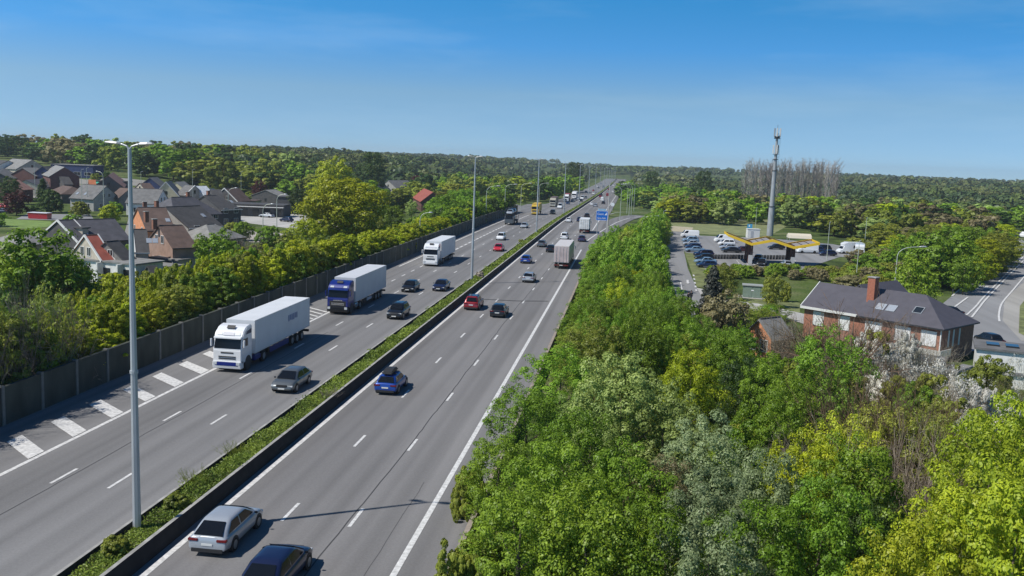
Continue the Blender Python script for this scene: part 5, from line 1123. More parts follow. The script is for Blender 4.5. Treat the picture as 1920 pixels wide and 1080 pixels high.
# parked cars
def pcar(ty, col, u, v, ang, label, **k):
    p = G(u, v, HG); return car(ty, col, p.x, p.y, ang, label, 'cars parked on the car park', z=tz(p.x, p.y)+.06, far=True, **k)
E1 = math.pi/2+.15
for a in [('van', 'white', 1293, 446, 'white van parked at the far end of the left row', dict(cat='van', name='van')), ('suv', 'ltblue', 1294, 455, 'pale blue grey suv parked next to the white van'), ('sedan', 'silver', 1296, 461, 'silver saloon parked third in the left row'), ('hatch', 'dkblue', 1299, 467, 'dark blue hatchback parked fourth in the left row'), ('sedan', 'ltblue', 1302, 473, 'light blue saloon parked at the near end of the left row'),
          ('suv', 'navy', 1319, 482, 'dark suv at the far end of the middle row of parked cars'), ('hatch', 'black', 1320, 488, 'black hatchback second in the middle row of parked cars'), ('sedan', 'ltblue', 1322, 495, 'light blue saloon third in the middle row of parked cars'), ('hatch', 'dkblue', 1325, 502, 'dark blue hatchback nearest in the middle row of parked cars'),
          ('van', 'white', 1357, 455, 'white van parked left of the yellow canopy', dict(cat='van', name='van')), ('mpv', 'white', 1362, 461, 'white people carrier parked in front of the white van by the canopy'), ('sedan', 'silver', 1366, 468, 'silver car parked left of the yellow canopy'), ('sedan', 'black', 1371, 474, 'black saloon parked left of the canopy pillar'), ('hatch', 'maroon', 1392, 473, 'reddish car parked behind the left canopy pillar'),
          ('hatch', 'black', 1455, 468, 'black car parked between the canopy pillars at the back'), ('hatch', 'white', 1496, 474, 'white hatchback parked behind the right canopy pillar'), ('van', 'white', 1513, 475, 'white van parked right of the canopy', dict(cat='van', name='van')), ('suv', 'dkblue', 1527, 474, 'dark blue suv parked right of the white van by the canopy'), ('suv', 'black', 1541, 471, 'black suv parked at the back near the lamp post'), ('hatch', 'navy', 1551, 480, 'dark hatchback parked at the right end of the row by the lamp post')]:
    pcar(a[0], a[1], a[2], a[3], E1+random.uniform(-.05, .05), a[4], **(a[5] if len(a) > 5 else {}))
pcar('hatch', 'black', 1428, 498, 2.9, 'black hatchback charging beside the left canopy pillar'); pcar('hatch', 'silver', 1474, 501, 0.05, 'silver hatchback charging left of the right canopy pillar'); pcar('hatch', 'black', 1421, 490, 2.9, 'black car behind the charging black hatchback')
pcar('sedan', 'silver', 1243, 484, .1, 'silver car at the left kerb of the car park street, half behind the trees')
pcar('sedan', 'grey', 1245, 474, .1, 'grey car at the left kerb of the car park street, farther one')
for u, v, a, lab in ((1594, 476, 1.8, 'white camper van parked left at the right end of the car park'), (1611, 481, 2.9, 'white caravan like camper parked nearest the lamp post')):
    p = G(u, v, HG); t = empty('camper_van', (p.x, p.y, tz(p.x, p.y)), a, lab, 'camper van', 'campers at the right end of the car park')
    MB().prism([(-3.2, .4), (-3.2, 2.7), (-2.6, 3.0), (1.2, 3.0), (2.3, 2.6), (2.2, 1.9), (2.6, 1.2), (3.2, 1.0), (3.3, .4)], -1.1, 1.1).build('body', PT['white'], t, bevel=.1)
    for s in (-1, 1): MB().box(s*1.1-.02, s*1.1+.02, -1.6, -.2, 1.5, 2.2).build('side_window', GLASS, t); [MB().tube([(s*.95, yy, .35), (s*1.12, yy, .35)], .36, 12).build('wheel', TYRE, t) for yy in (-2.0, 2.2)]
    MB().face([(-.9, 2.64, 1.25), (.9, 2.64, 1.25), (.85, 2.24, 1.9), (-.85, 2.24, 1.9)]).build('windscreen', GLASS, t); MB().box(-.7, .7, -3.24, -3.2, 1.5, 2.2).build('rear_window', GLASS, t)
# cars on the road to the right and in the village
p = G(1903, 476, HG); car('hatch', 'white', p.x, p.y, .7, 'white car on the road at the right edge, with its nose towards the bend', 'cars on the road on the right', z=tz(p.x, p.y)+.06, far=True)
p = G(1897, 437, HG); car('suv', 'black', p.x, p.y, 1.1, 'dark suv in the distant bend of the road on the right', 'cars on the road on the right', z=tz(p.x, p.y)+.06, far=True)
p = G(1905, 440, HG); car('hatch', 'navy', p.x, p.y, 1.1, 'dark hatchback following the suv in the distant bend', 'cars on the road on the right', z=tz(p.x, p.y)+.06, far=True)
p = G(1917, 446, HG); car('van', 'white', p.x, p.y, 1.0, 'white van at the picture edge in the distant bend', 'cars on the road on the right', z=tz(p.x, p.y)+.06, far=True, cat='van', name='van')
p = G(1853, 646, HG); car('hatch', 'black', p.x, p.y, .2, 'black car parked between the brick house and the white outbuilding', 'cars on the road on the right', z=tz(p.x, p.y)+.06)
p = G(1775, 592, HG); car('sedan', 'black', p.x, p.y, .6, 'black car parked behind the brick house roof by the road', 'cars on the road on the right', z=tz(p.x, p.y)+.06)
p = G(6, 401, HG); car('sedan', 'navy', p.x, p.y, 1.5, 'dark blue car at the left edge beside the lawn', 'cars in the village', z=tz(p.x, p.y)+.06, far=True)
p = G(3, 391, HG); car('hatch', 'brightred', p.x, p.y, 1.5, 'red car at the left edge beyond the dark blue car', 'cars in the village', z=tz(p.x, p.y)+.06, far=True)
p = G(138, 362, HG); car('mpv', 'silver', p.x, p.y, 1.5, 'silver car parked beside the low hipped brown roof house', 'cars in the village', z=tz(p.x, p.y)+.06, far=True)
p = G(136, 375, HG); car('van', 'white', p.x, p.y, 1.2, 'white van parked in front of the house with two bright roof windows', 'cars in the village', z=tz(p.x, p.y)+.06, far=True, cat='van', name='van')
p = G(537, 416, HG); car('hatch', 'navy', p.x, p.y, 1.2, 'dark car at the right of the commercial yard', 'cars in the village', z=tz(p.x, p.y)+.06, far=True)
p = G(500, 408, HG); car('sedan', 'silver', p.x, p.y, 1.4, 'silver car parked before the dark commercial building', 'cars in the village', z=tz(p.x, p.y)+.06, far=True)
p = G(75, 411, HG); t = empty('skip', (p.x, p.y, tz(p.x, p.y)), .05, 'red skip container standing on the village street', 'skip')
MB().prism([(-1, .1), (-1.2, 1.6), (1.2, 1.6), (1, .1)], -2.6, 2.6).build('skip_body', PT['brightred'], t); MB().box(-2.7, 2.7, -1.3, 1.3, 1.6, 1.7).build('skip_rim', WHT, t)
# people
def person(u, v, label, top, legs, ang):
    p = G(u, v, HG); t = empty('person', (p.x, p.y, tz(p.x, p.y)+.1), ang, label, 'person')
    J = [((0, 0, .98), .15), ((0, 0, 1.2), .14), ((0, 0, 1.42), .15), ((0, 0, 1.54), .06), ((0, .01, 1.6), .075), ((0, .02, 1.7), .10), ((0, .02, 1.79), .07),
         ((.1, .02, .9), .10), ((.12, .12, .5), .07), ((.12, .0, .09), .05), ((.12, .14, .04), .045), ((-.1, -.02, .9), .10), ((-.12, -.02, .5), .07), ((-.12, -.25, .12), .05), ((-.12, -.13, .04), .045),
         ((.2, 0, 1.42), .06), ((.27, -.06, 1.13), .045), ((.27, .06, .9), .035), ((.27, .1, .8), .035), ((-.2, 0, 1.42), .06), ((-.27, .06, 1.13), .045), ((-.27, .18, .92), .035), ((-.27, .22, .83), .035)]
    E_ = [(0, 1), (1, 2), (2, 3), (3, 4), (4, 5), (5, 6), (0, 7), (7, 8), (8, 9), (9, 10), (0, 11), (11, 12), (12, 13), (13, 14), (2, 15), (15, 16), (16, 17), (17, 18), (2, 19), (19, 20), (20, 21), (21, 22)]
    me = bpy.data.meshes.new('body'); me.from_pydata([j[0] for j in J], E_, []); o = link('body', me); o.modifiers.new('skin', 'SKIN'); o.modifiers.new('sub', 'SUBSURF').levels = 1
    for i, j in enumerate(J): me.skin_vertices[0].data[i].radius = (j[1], j[1])
    me.skin_vertices[0].data[0].use_root = True
    dg = bpy.context.evaluated_depsgraph_get(); m2 = bpy.data.meshes.new_from_object(o.evaluated_get(dg)); bpy.data.objects.remove(o)
    m2.materials.clear(); [m2.materials.append(m) for m in (top, legs, mat('skin', (.5, .3, .22), .6))]
    for f in m2.polygons: z = f.center.z; f.material_index = 2 if z > 1.53 or (z < .9 and abs(f.center.x) > .24) else 0 if z > .93 else 1; f.use_smooth = True
    link('body', m2, t); h = MB().tube([(0, -.01, 1.68), (0, -.01, 1.76), (0, 0, 1.83), (0, 0, 1.85)], [.115, .12, .08, .02], 10); h.build('hair', mat('hair', (.03, .02, .015), .7), t, smooth=True)
person(1290, 571, 'pedestrian in dark clothes walking at the street corner, left of the pair', mat('cloth_black', (.015, .015, .018), .9), mat('cloth_navy', (.02, .02, .04), .9), .4)
person(1295, 568, 'pedestrian in dark jacket and grey trousers walking at the street corner, right of the pair', mat('cloth_dark', (.03, .03, .035), .9), mat('cloth_grey', (.08, .08, .085), .9), .5)
# ------------------------------------------------------------------ vegetation
R_ = random.Random(11)
def free(x, y, r):
    return all((x-a)**2+(y-b)**2 > (r+c*.8)**2 for a, b, c in HOUSES)
# near right: individually placed trees, (u, v, height of crown centre, radius, form, colour, label)
GREEN_RT = [
 (975, 1010, 3.2, 2.3, 'round', 'green', 'green maple like tree overhanging the shoulder barrier at the bottom'),
 (1040, 930, 3.6, 2.5, 'round', 'green', 'green tree right behind the shoulder barrier, second from the bottom'),
 (935, 890, 3.0, 1.9, 'round', 'green', 'olive green shrubby tree reaching out over the shoulder'),
 (985, 800, 3.4, 2.3, 'round', 'green', 'green tree beside the shoulder left of the pale willow'),
 (1080, 850, 3.2, 2.3, 'round', 'lush', 'dark green tree just left below the pale willow'),
 (1050, 720, 3.6, 2.6, 'round', 'green', 'broad green tree at the shoulder above the pale willow'),
 (1120, 660, 4.0, 2.6, 'round', 'olive', 'olive green tree above the pale willow'),
 (1205, 655, 4.0, 2.6, 'round', 'lush', 'bright lush tree right above the pale willow'),
 (1275, 650, 3.6, 2.4, 'round', 'lush', 'lush tree left below the grey conifer'),
 (1295, 720, 3.6, 2.3, 'round', 'yellow', 'yellowish olive tree right of the pale willow'),
 (1390, 720, 2.6, 2.0, 'round', 'dark', 'dark green narrow tree between the yellowish tree and the garden'),
 (1385, 655, 1.6, 2.0, 'round', 'lush', 'green tree left of the orange garden house'),
 (1165, 770, 4.2, 3.3, 'round', 'willow', 'broad pale grey green willow in the middle of the thicket'),
 (1110, 800, 3.4, 2.2, 'round', 'willow', 'smaller pale willow at the left flank of the broad one'),
 (1245, 800, 3.6, 2.5, 'round', 'willow', 'pale willow at the right flank of the broad one'),
 (1320, 860, 4.4, 2.2, 'tall', 'silver', 'silvery grey leaved tree below the pale willow'),
 (1330, 960, 4.0, 2.2, 'tall', 'silver', 'lower silvery leaved tree near the bottom edge'),
 (1425, 930, 3.6, 2.0, 'round', 'silver', 'silver green bush like tree right of the silvery trees'),
 (1170, 930, 3.2, 2.4, 'round', 'green', 'leafy tree between the shoulder trees and the silvery trees'),
 (1240, 930, 2.8, 1.8, 'round', 'bud', 'sparsely leafed brownish tree left of the silvery trees'),
 (1100, 1030, 3.4, 2.5, 'round', 'green', 'green tree at the bottom edge, third from the barrier'),
 (1215, 1040, 3.2, 2.3, 'round', 'lush', 'deep green tree at the bottom edge below the silvery trees'),
 (1330, 1075, 3.2, 2.2, 'round', 'silver', 'silvery tree cut by the bottom edge'),
 (1420, 1050, 3.0, 2.3, 'round', 'lush', 'lush tree cut by the bottom edge left of the dark hollow'),
 (1540, 1000, 3.6, 2.2, 'round', 'green', 'mid green tree left of the dark hollow'),
 (1510, 890, 3.6, 2.1, 'round', 'yellow', 'yellow tinged tree above the dark hollow on the left'),
 (1575, 860, 4.2, 2.0, 'round', 'bright', 'yellow flowering crown left of the brown twiggy trees'),
 (1600, 920, 4.0, 2.4, 'round', 'green', 'green crown under the yellow flowering one'),
 (1450, 800, 3.4, 2.1, 'round', 'lush', 'green tree between the silver bush and the grey twiggy tree'),
 (1440, 720, 3.2, 2.0, 'round', 'green', 'green tree below the orange garden house'),
 (1550, 690, 4.2, 2.9, 'round', 'green', 'large fresh green tree in front of the brick house'),
 (1480, 770, 3.2, 2.0, 'round', 'lush', 'green tree at the left foot of the large fresh green one'),
 (1515, 830, 3.4, 2.0, 'bare', 'twig', 'grey leafless twiggy tree below the large fresh green one'),
 (1850, 905, 5.2, 2.8, 'round', 'bright', 'brilliant yellow green tree at the right bottom, uppermost part'),
 (1900, 840, 5.4, 2.6, 'round', 'bright', 'brilliant yellow green tree at the right edge below the blossom'),
 (1800, 1015, 4.8, 2.5, 'round', 'bright', 'brilliant yellow green tree near the bottom right, nearest one'),
 (1900, 1030, 5.4, 3.0, 'round', 'bright', 'brilliant yellow green tree in the bottom right corner'),
 (1730, 1080, 4.0, 2.2, 'round', 'bright', 'yellow green tree cut by the bottom edge right of the hollow'),
 (1630, 780, 4.0, 3.1, 'bareshrub', 'twigr', 'tall brown twiggy tree in the garden thicket, left one'),
 (1720, 820, 4.0, 3.1, 'bareshrub', 'twigr', 'brown twiggy tree right of the tall one in the garden thicket'),
 (1690, 905, 3.6, 2.8, 'bareshrub', 'twig', 'greyish twiggy tree directly above the dark hollow'),
 (1660, 840, 3.0, 2.4, 'round', 'olive', 'olive green tree among the brown twiggy trees'),
 (1740, 850, 3.0, 2.2, 'round', 'olive', 'dull green shrubby tree left of the brilliant yellow green trees'),
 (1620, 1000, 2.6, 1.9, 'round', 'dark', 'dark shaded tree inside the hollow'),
 (1600, 600, 6.0, 3.6, 'bare', 'twigr', 'large leafless brown tree in front of the left half of the brick house'),
 (1520, 600, 4.4, 2.8, 'bare', 'twigr', 'smaller leafless brown tree at the left corner of the brick house'),
 (1470, 625, 2.2, 2.0, 'bareshrub', 'twig', 'grey brown bare bush right of the orange garden house'),
 (1356, 590, 2.8, 2.5, 'round', 'bud', 'greyish brown budding tree below the grey conifer'),
 (1335, 560, 3.4, 2.7, 'cone', 'spruce', 'dark grey conifer at the street corner by the car park'),
 (1362, 515, 2.0, 1.6, 'round', 'olive', 'young tree with sparse leaves left of the utility cabin'),
 (1450, 532, 1.6, 1.5, 'round', 'olive', 'young tree with sparse leaves right of the utility cabin'),
 (1474, 540, .2, .8, 'bush', 'olive', 'small round shrub right of the sparse young tree'),
 (1640, 660, 1.8, 1.8, 'bush', 'olive', 'green shrub below the brick house terrace'),
 (1715, 520, 3.4, 3.0, 'round', 'green', 'round dark green tree behind the roof ridge of the brick house'),
 (1765, 480, 4.0, 5.2, 'round', 'green', 'huge round green tree beside the road on the right'),
 (1700, 470, 2.6, 3.2, 'round', 'lush', 'green tree left of the huge round one'),
 (1810, 505, 2.4, 2.6, 'round', 'green', 'green tree right of the huge round one by the guard rail'),
]
for u, v, z, r, f, c, lab in GREEN_RT:
    lod = 'n' if v > 600 else 'm'
    tpx(u, v, z, r, f, c, lod, lab, top=1.7 if f != 'cone' else 2.6, rnd=R_)
for k, (u, v, z, r, lab) in enumerate([(1625, 655, 2.2, 1.5, 'white blossoming shrub directly below the left shutters of the brick house'), (1665, 690, 2.2, 1.7, 'white blossoming shrub, tallest of those below the brick house'), (1700, 655, 2.0, 1.5, 'white blossoming shrub below the right shutters of the brick house'), (1720, 710, 1.6, 1.6, 'white blossoming shrub in front of the white garage wall'), (1650, 725, 1.2, 1.3, 'white blossoming shrub lowest on the left of the garage wall'),
     (1800, 735, 2.2, 1.4, 'white blossoming shrub right of the cream garden wall'), (1830, 765, 2.0, 1.5, 'white blossoming shrub hanging over the brilliant yellow green trees'), (1770, 700, 1.6, 1.2, 'white blossoming shrub by the corner of the brick house'), (1880, 770, 1.8, 1.4, 'white blossoming shrub near the right edge below the outbuilding'), (1905, 690, 1.8, 1.0, 'white blossoming shrub before the white outbuilding'), (1815, 805, 1.6, 1.1, 'lowest white blossoming shrub above the yellow green trees')]):
    tpx(u, v, z, r, 'sparse' if k % 2 else 'bush', 'blossom', 'n', lab, top=1.5, group='white blossoming shrubs below the brick house', rnd=R_)
for u, v, lab in ((1570, 640, 'bare grey brown shrub under the left shutters of the brick house'), (1680, 630, 'bare grey brown shrub before the middle shutters of the brick house'), (1745, 665, 'bare grey brown shrub before the right corner of the brick house'), (1640, 700, 'bare twiggy shrub among the blossom left of the garage wall')):
    tpx(u, v, 1.6, 2.2, 'bareshrub', 'twig', 'n', lab, rnd=R_)
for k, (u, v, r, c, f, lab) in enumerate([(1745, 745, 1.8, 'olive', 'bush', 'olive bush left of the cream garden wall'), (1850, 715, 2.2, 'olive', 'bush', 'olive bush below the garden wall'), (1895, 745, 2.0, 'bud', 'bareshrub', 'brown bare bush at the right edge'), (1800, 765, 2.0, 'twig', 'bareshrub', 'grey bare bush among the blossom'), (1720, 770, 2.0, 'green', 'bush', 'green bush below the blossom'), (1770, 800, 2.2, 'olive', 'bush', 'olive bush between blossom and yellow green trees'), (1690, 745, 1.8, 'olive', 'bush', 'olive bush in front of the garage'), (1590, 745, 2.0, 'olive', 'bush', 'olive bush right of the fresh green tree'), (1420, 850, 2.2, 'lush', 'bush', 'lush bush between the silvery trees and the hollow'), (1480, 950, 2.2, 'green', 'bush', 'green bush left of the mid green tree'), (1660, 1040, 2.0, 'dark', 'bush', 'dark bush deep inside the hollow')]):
    tpx(u, v, 1.0, r, f, c, 'n', lab, rnd=R_)
# dense strip of trees between the motorway and the car park street, fill
strip_poly = [Vector((x, y, 0)) for x, y in ((-4.6, 40), (-4.3, 110), (-5.6, 150), (-4.6, 178), (-4.6, 200), (-1.5, 222), (1.5, 262), (6.5, 300), (10, 315), (9.5, 235), (5.0, 205), (4.6, 170), (4.8, 140), (4.6, 118), (5.6, 100), (9, 82), (10, 60), (12, 40))]
def zone(y, Z):
    for a, b in Z:
        if y < a: return b
    return Z[-1][1]
ZL = [(62, 'left of the nearest lamp post'), (90, 'level with the nearest white lorry'), (120, 'level with the blue cab lorry'), (150, 'between the second and third lorry'), (190, 'level with the third lorry'), (260, 'level with the white people carrier'), (999, 'near the far end of the wall')]
ZS = [(95, 'level with the blue car with roof box'), (120, 'level with the dark red suv'), (150, 'level with the lone silver hatchback'), (185, 'level with the pinkish box lorry'), (230, 'where the exit ramp leaves'), (999, 'beside the exit ramp lamps')]
def f_strip(x, y, rnd):
    if y < 72: return
    r = rnd.uniform(1.5, 2.3); e = -4.6 if y < 205 else -99
    if x-r < -7.0: r = max(1.7, x+6.9)
    c = rnd.choices(['green', 'lush', 'olive', 'yellow'], [6, 5, 1, .6])[0]
    hmax = 5.3-1.0*sstep(230, 290, y)-2.3*(1-sstep(-4.5, -2, x))*.6
    if y > 192 and x < 4.2: hmax = 1.6
    elif y > 245: hmax -= 1.0
    lod = 'n' if y < 125 else 'm' 
    w_ = {'green': 'leafy green', 'lush': 'lush green', 'olive': 'olive green', 'yellow': 'yellowish green'}[c]
    tree(x, y, hmax+rnd.uniform(-1.6, .8), r, 'round', c, lod, '%s tree in the roadside strip, %s' % (w_, zone(y, ZS)), group='%s trees in the strip beside the shoulder' % w_, rnd=rnd)
scatter(strip_poly, 2.3, 270, 21, f_strip)
near_poly = [Vector((x, y, 0)) for x, y in ((-3.6, 34), (-4.0, 76), (13, 90), (20, 84), (27, 80), (32, 72), (24, 34))]
def f_near(x, y, rnd):
    if any((x-a)**2+(y-b)**2 < 5.5 for a, b, c in TREES): return
    if 14 < x < 19 and 44 < y < 56: return
    c = rnd.choices(['green', 'olive', 'lush'], [3, 3, 2])[0]; w_ = {'green': 'green', 'olive': 'olive', 'lush': 'deep green'}[c]
    tree(x, y, rnd.uniform(.6, 2.2), rnd.uniform(1.6, 2.2), 'bush', c, 'n', '%s undergrowth shrub filling a gap between the taller trees' % w_, group='%s undergrowth shrubs under the near trees' % w_, rnd=rnd)
scatter(near_poly, 2.3, 90, 22, f_near)
# overhanging shrubs on the shoulder side
for (u, v, h, r, lab) in [(905, 1050, 1.6, 1.1, 'small shrub leaning over the low shoulder barrier at the bottom'), (852, 1065, 1.4, .9, 'olive shrub sprouting in front of the shoulder barrier at the bottom edge'), (880, 915, 1.6, .9, 'thin leafed shrub hanging out over the shoulder beside the lamp shadow')]:
    p = G(u, v, h); tree(p.x, p.y, h+r*.9, r, 'shrub', 'olive', 'n', lab, rnd=R_, base=-.8)
V3 = lambda L: [Vector((x, y, 0)) for x, y in L]
# left hedge behind the noise wall
hedge = [(0, 724), (200, 655), (400, 577), (600, 510), (740, 461), (860, 420), (960, 386), (985, 375), (940, 372), (860, 395), (800, 412), (720, 440), (620, 452), (560, 460), (480, 485), (430, 500), (385, 525), (300, 560), (170, 590), (60, 620), (-80, 660), (-80, 750)]
HP = [G(u, v, 2.6) for u, v in hedge]
def f_hedge(x, y, rnd):
    r = rnd.uniform(1.5, 2.3)
    if x > -44: x = -42.5-rnd.random()*.8; r = rnd.uniform(1.8, 2.4)
    c = rnd.choices(['yellow', 'green', 'olive', 'lush', 'willow'], [10, 2.2, 1, .7, .5 if y < 80 else 0])[0]
    if y > 205: c = rnd.choices(['green', 'dark', 'lush', 'yellow'], [3, 2, 2, 1])[0]
    w_ = {'yellow': 'yellow green', 'green': 'green', 'olive': 'olive green', 'lush': 'deep green', 'willow': 'pale grey green', 'dark': 'dark green'}[c]
    h = .15+lerp_tab([(40, 6.2), (58, 6.2), (66, 5.2), (80, 4.6), (91, 6.0), (102, 6.4), (125, 5.6), (166, 3.8), (223, 4.6), (307, 5.0)], y)+rnd.uniform(-.9, .7)-max(0, -45-x)*.28
    if y < 210: h -= .5*(1+math.sin(y*.31))*.5
    tree(x, y, h, r, 'tallbush' if x > -47 else 'bush', c, 'n' if y < 105 else 'm', '%s hedge shrub behind the noise wall, %s' % (w_, zone(y, ZL)), group='%s shrubs in the hedge behind the noise wall' % w_, rnd=rnd)
scatter(V3([(-41.5, 38), (-41.5, 335), (-47, 335), (-52, 200), (-58, 95), (-58, 48)]), lambda x, y: 2.1 if x > -46 else 2.9, 330, 31, f_hedge, 60)
for k in range(11):
    y = 41+k*2.4; tree(-42.2-R_.random()*.6, y, 7.4+R_.uniform(-.5, .8), 2.0, 'bareshrub' if k % 3 else 'sparse', 'olive' if k % 3 == 0 else 'twig', 'n', 'sparse twiggy shrub rising above the hedge at the near end of the noise wall', group='sparse twiggy shrubs above the near hedge', rnd=R_)
BIGL = [
 (70, 500, 5.0, 4.6, 'round', 'green', 'big leafy green tree at the left edge in front of the village roofs'),
 (130, 520, 3.5, 3.0, 'round', 'green', 'right shoulder of the big leafy trees at the left edge'),
 (10, 520, 4.0, 3.6, 'round', 'green', 'leafy tree cut off by the left edge beside the big leafy one'),
 (40, 625, 2.6, 2.4, 'round', 'lush', 'green tree below the big leafy tree at the left edge'),
 (100, 600, 2.4, 2.4, 'round', 'willow', 'pale grey green tree beneath the big leafy tree at the left'),
 (185, 585, 2.2, 1.7, 'round', 'lush', 'light green small tree before the white rear extension'),
 (407, 465, 3.6, 3.1, 'round', 'lush', 'round bright green tree right of the brown tiled house'),
 (455, 450, 3.0, 3.2, 'bare', 'twig', 'leafless grey tree right of the round bright green one'),
 (205, 400, .8, 2.6, 'bush', 'yellow', 'bright yellow green garden bush behind the long dark terrace'),
 (150, 392, .0, 2.4, 'bush', 'olive', 'dull hedge bush in front of the house with two bright roof windows'),
 (95, 375, 1.6, 3.4, 'bush', 'dark', 'dark green garden tree, left of the grey rendered house'),
 (80, 355, 3.0, 3.0, 'cone', 'dark', 'dark conifer over the long low bungalow'),
 (15, 350, 3.6, 3.4, 'round', 'dark', 'dark olive tree at the left edge of the village'),
 (30, 378, 1.8, 3.2, 'round', 'copper', 'dark red leaved tree at the left edge beside the red car'),
 (486, 352, 3.4, 3.0, 'round', 'copper', 'small deep red tree left above the commercial building'),
 (640, 395, 6.0, 8.0, 'spread', 'yellow', 'very large spreading yellow green tree behind the hedge'),
 (575, 440, 2.5, 3.4, 'round', 'yellow', 'lower left part tree beside the very large spreading one'),
 (735, 405, 2.6, 3.2, 'round', 'green', 'round fresh green tree right of the very large spreading one'),
 (700, 425, 1.6, 3.0, 'round', 'olive', 'olive tree at the right foot of the very large spreading one'),
 (560, 372, 3.2, 3.6, 'round', 'dark', 'dark tree left behind the very large spreading one'),
 (783, 342, 6.0, 4.4, 'round', 'copper', 'dark purple leaved tree behind the red brick house'),
 (755, 372, 3.0, 3.4, 'round', 'dark', 'dark tree left of the red brick house'),
 (772, 385, 2.0, 2.0, 'round', 'willow', 'pale yellowish tree left of the red brick house'),
 (835, 385, 4.0, 4.0, 'round', 'lush', 'blue green tree right of the red brick house'),
 (872, 372, 4.0, 4.0, 'round', 'lush', 'blue green tree second right of the red brick house'),
 (800, 425, 2.2, 2.4, 'round', 'green', 'green shrubby tree in the hedge below the red brick house'),
]
for u, v, z, r, f, c, lab in BIGL: tpx(u, v, z, r, f, c, 'm' if f != 'spread' else 'm', lab, top=1.5 if f != 'cone' else 2.2, rnd=R_)
# woods: individual trees, by region
VIEWED = [(HOUSES_[0], HOUSES_[1]) for HOUSES_ in [(o.location.x, o.location.y) for o in bpy.data.objects if o.parent is None and o.get('label', '').startswith(('red brick house with a plain', 'grey roofed farmhouse', 'house with a pointed pale', 'dark flat commercial', 'pinkish roofed', 'white walled house', 'large grey roofed'))]]
def blocks(x, y, r):
    """keep the sight of a few houses at the edge of the woods open"""
    for a, b in VIEWED:
        L = math.hypot(a, b); ux, uy = a/L, b/L; t = (x*ux+y*uy); s_ = abs(x*uy-y*ux)
        if L-60 < t < L and s_ < 5+r*.7: return True
    return False
def wood(poly, dist, n, seed, hts, rads, cols, where, forms=('round', 'round', 'tall'), maxn=300, lod='f', cond=None):
    def fn(x, y, rnd):
        if cond and not cond(x, y): return
        r = rnd.uniform(*rads); 
        if not free(x, y, r*.6+1) or blocks(x, y, r): return
        c = rnd.choices(list(cols), list(cols.values()))[0]; f = rnd.choice(forms)
        if c in ('twig', 'twigr'): f = 'bare'
        w_ = dict(green='green', lush='fresh green', olive='olive', dark='dark green', yellow='yellow green', bud='brownish budding', twig='leafless grey', twigr='leafless brown', willow='pale grey green', silver='silvery', copper='dark red')[c]
        tree(x, y, tz(x, y)+rnd.uniform(*hts), r, f, c, lod, '%s tree %s' % (w_, where), group='%s trees %s' % (w_, where), rnd=rnd)
    return scatter(poly, dist, n, seed, fn)
V3 = lambda L: [Vector((x, y, 0)) for x, y in L]
# right: behind the grass field / canopy and round the road bend
wood(V3([(10, 322), (24, 352), (60, 335), (66, 290), (80, 265), (88, 250), (110, 300), (135, 360), (150, 440), (60, 470), (14, 440), (12, 370)]), 7.4, 120, 41, (6.5, 11), (4.4, 6.2), dict(green=4, dark=1.6, olive=3, willow=1.6, bud=1.2, yellow=.4), 'in the woods behind the grass field and the mast', cond=lambda x, y: not (18 < x < 60 and y < 345))
wood(V3([(58, 250), (66, 215), (60, 195), (52, 205), (50, 215), (62, 240)]), 4.4, 14, 42, (2.5, 4), (2, 2.8), dict(olive=3, green=3, bud=2), 'in the scrub right of the car park', forms=('bush',), lod='m')
wood(V3([(66, 262), (64, 205), (52, 180), (62, 178), (78, 205), (92, 245), (110, 285), (88, 280)]), 5.4, 40, 43, (4.5, 8.5), (3.4, 4.8), dict(olive=3, green=4, bud=2.2, yellow=1, dark=1), 'in the copse between the car park and the road bend', lod='m')
wood(V3([(135, 372), (165, 440), (240, 470), (330, 430), (260, 300), (190, 290), (160, 330)]), 8.5, 60, 44, (7, 11), (5, 6.4), dict(green=4, dark=3, olive=2), 'beyond the distant bend of the road on the right')
wood(V3([(28, 186), (44, 194), (46, 188), (36, 176), (24, 176), (16, 172), (14, 176)]), 2.6, 26, 45, (1.2, 2.4), (1.2, 1.8), dict(olive=3, green=2, bud=2), 'in the low shrubs below the charging canopy', forms=('bush',), lod='m')
wood(V3([(44, 184), (55, 196), (52, 178), (40, 160), (36, 166)]), 3.4, 14, 46, (2, 4), (1.6, 2.6), dict(olive=3, green=2, twigr=1, bud=2), 'in the rough scrub behind the brick house', forms=('bush',), lod='m')
wood(V3([(14, 128), (22, 131), (21, 121), (12, 112), (9, 118)]), 2.8, 16, 47, (1.6, 2.8), (1.6, 2.2), dict(green=3, lush=3, olive=1), 'between the street corner and the orange garden house', forms=('round',), lod='n')
# along the motorway on the right, farther on
wood(V3([(12, 322), (14, 440), (-3, 470), (-6, 700), (40, 700), (60, 470)]), 8., 90, 48, (7, 11), (4.6, 6.0), dict(green=4, dark=3, lush=2, olive=1.5), 'along the exit ramp and the motorway farther on')
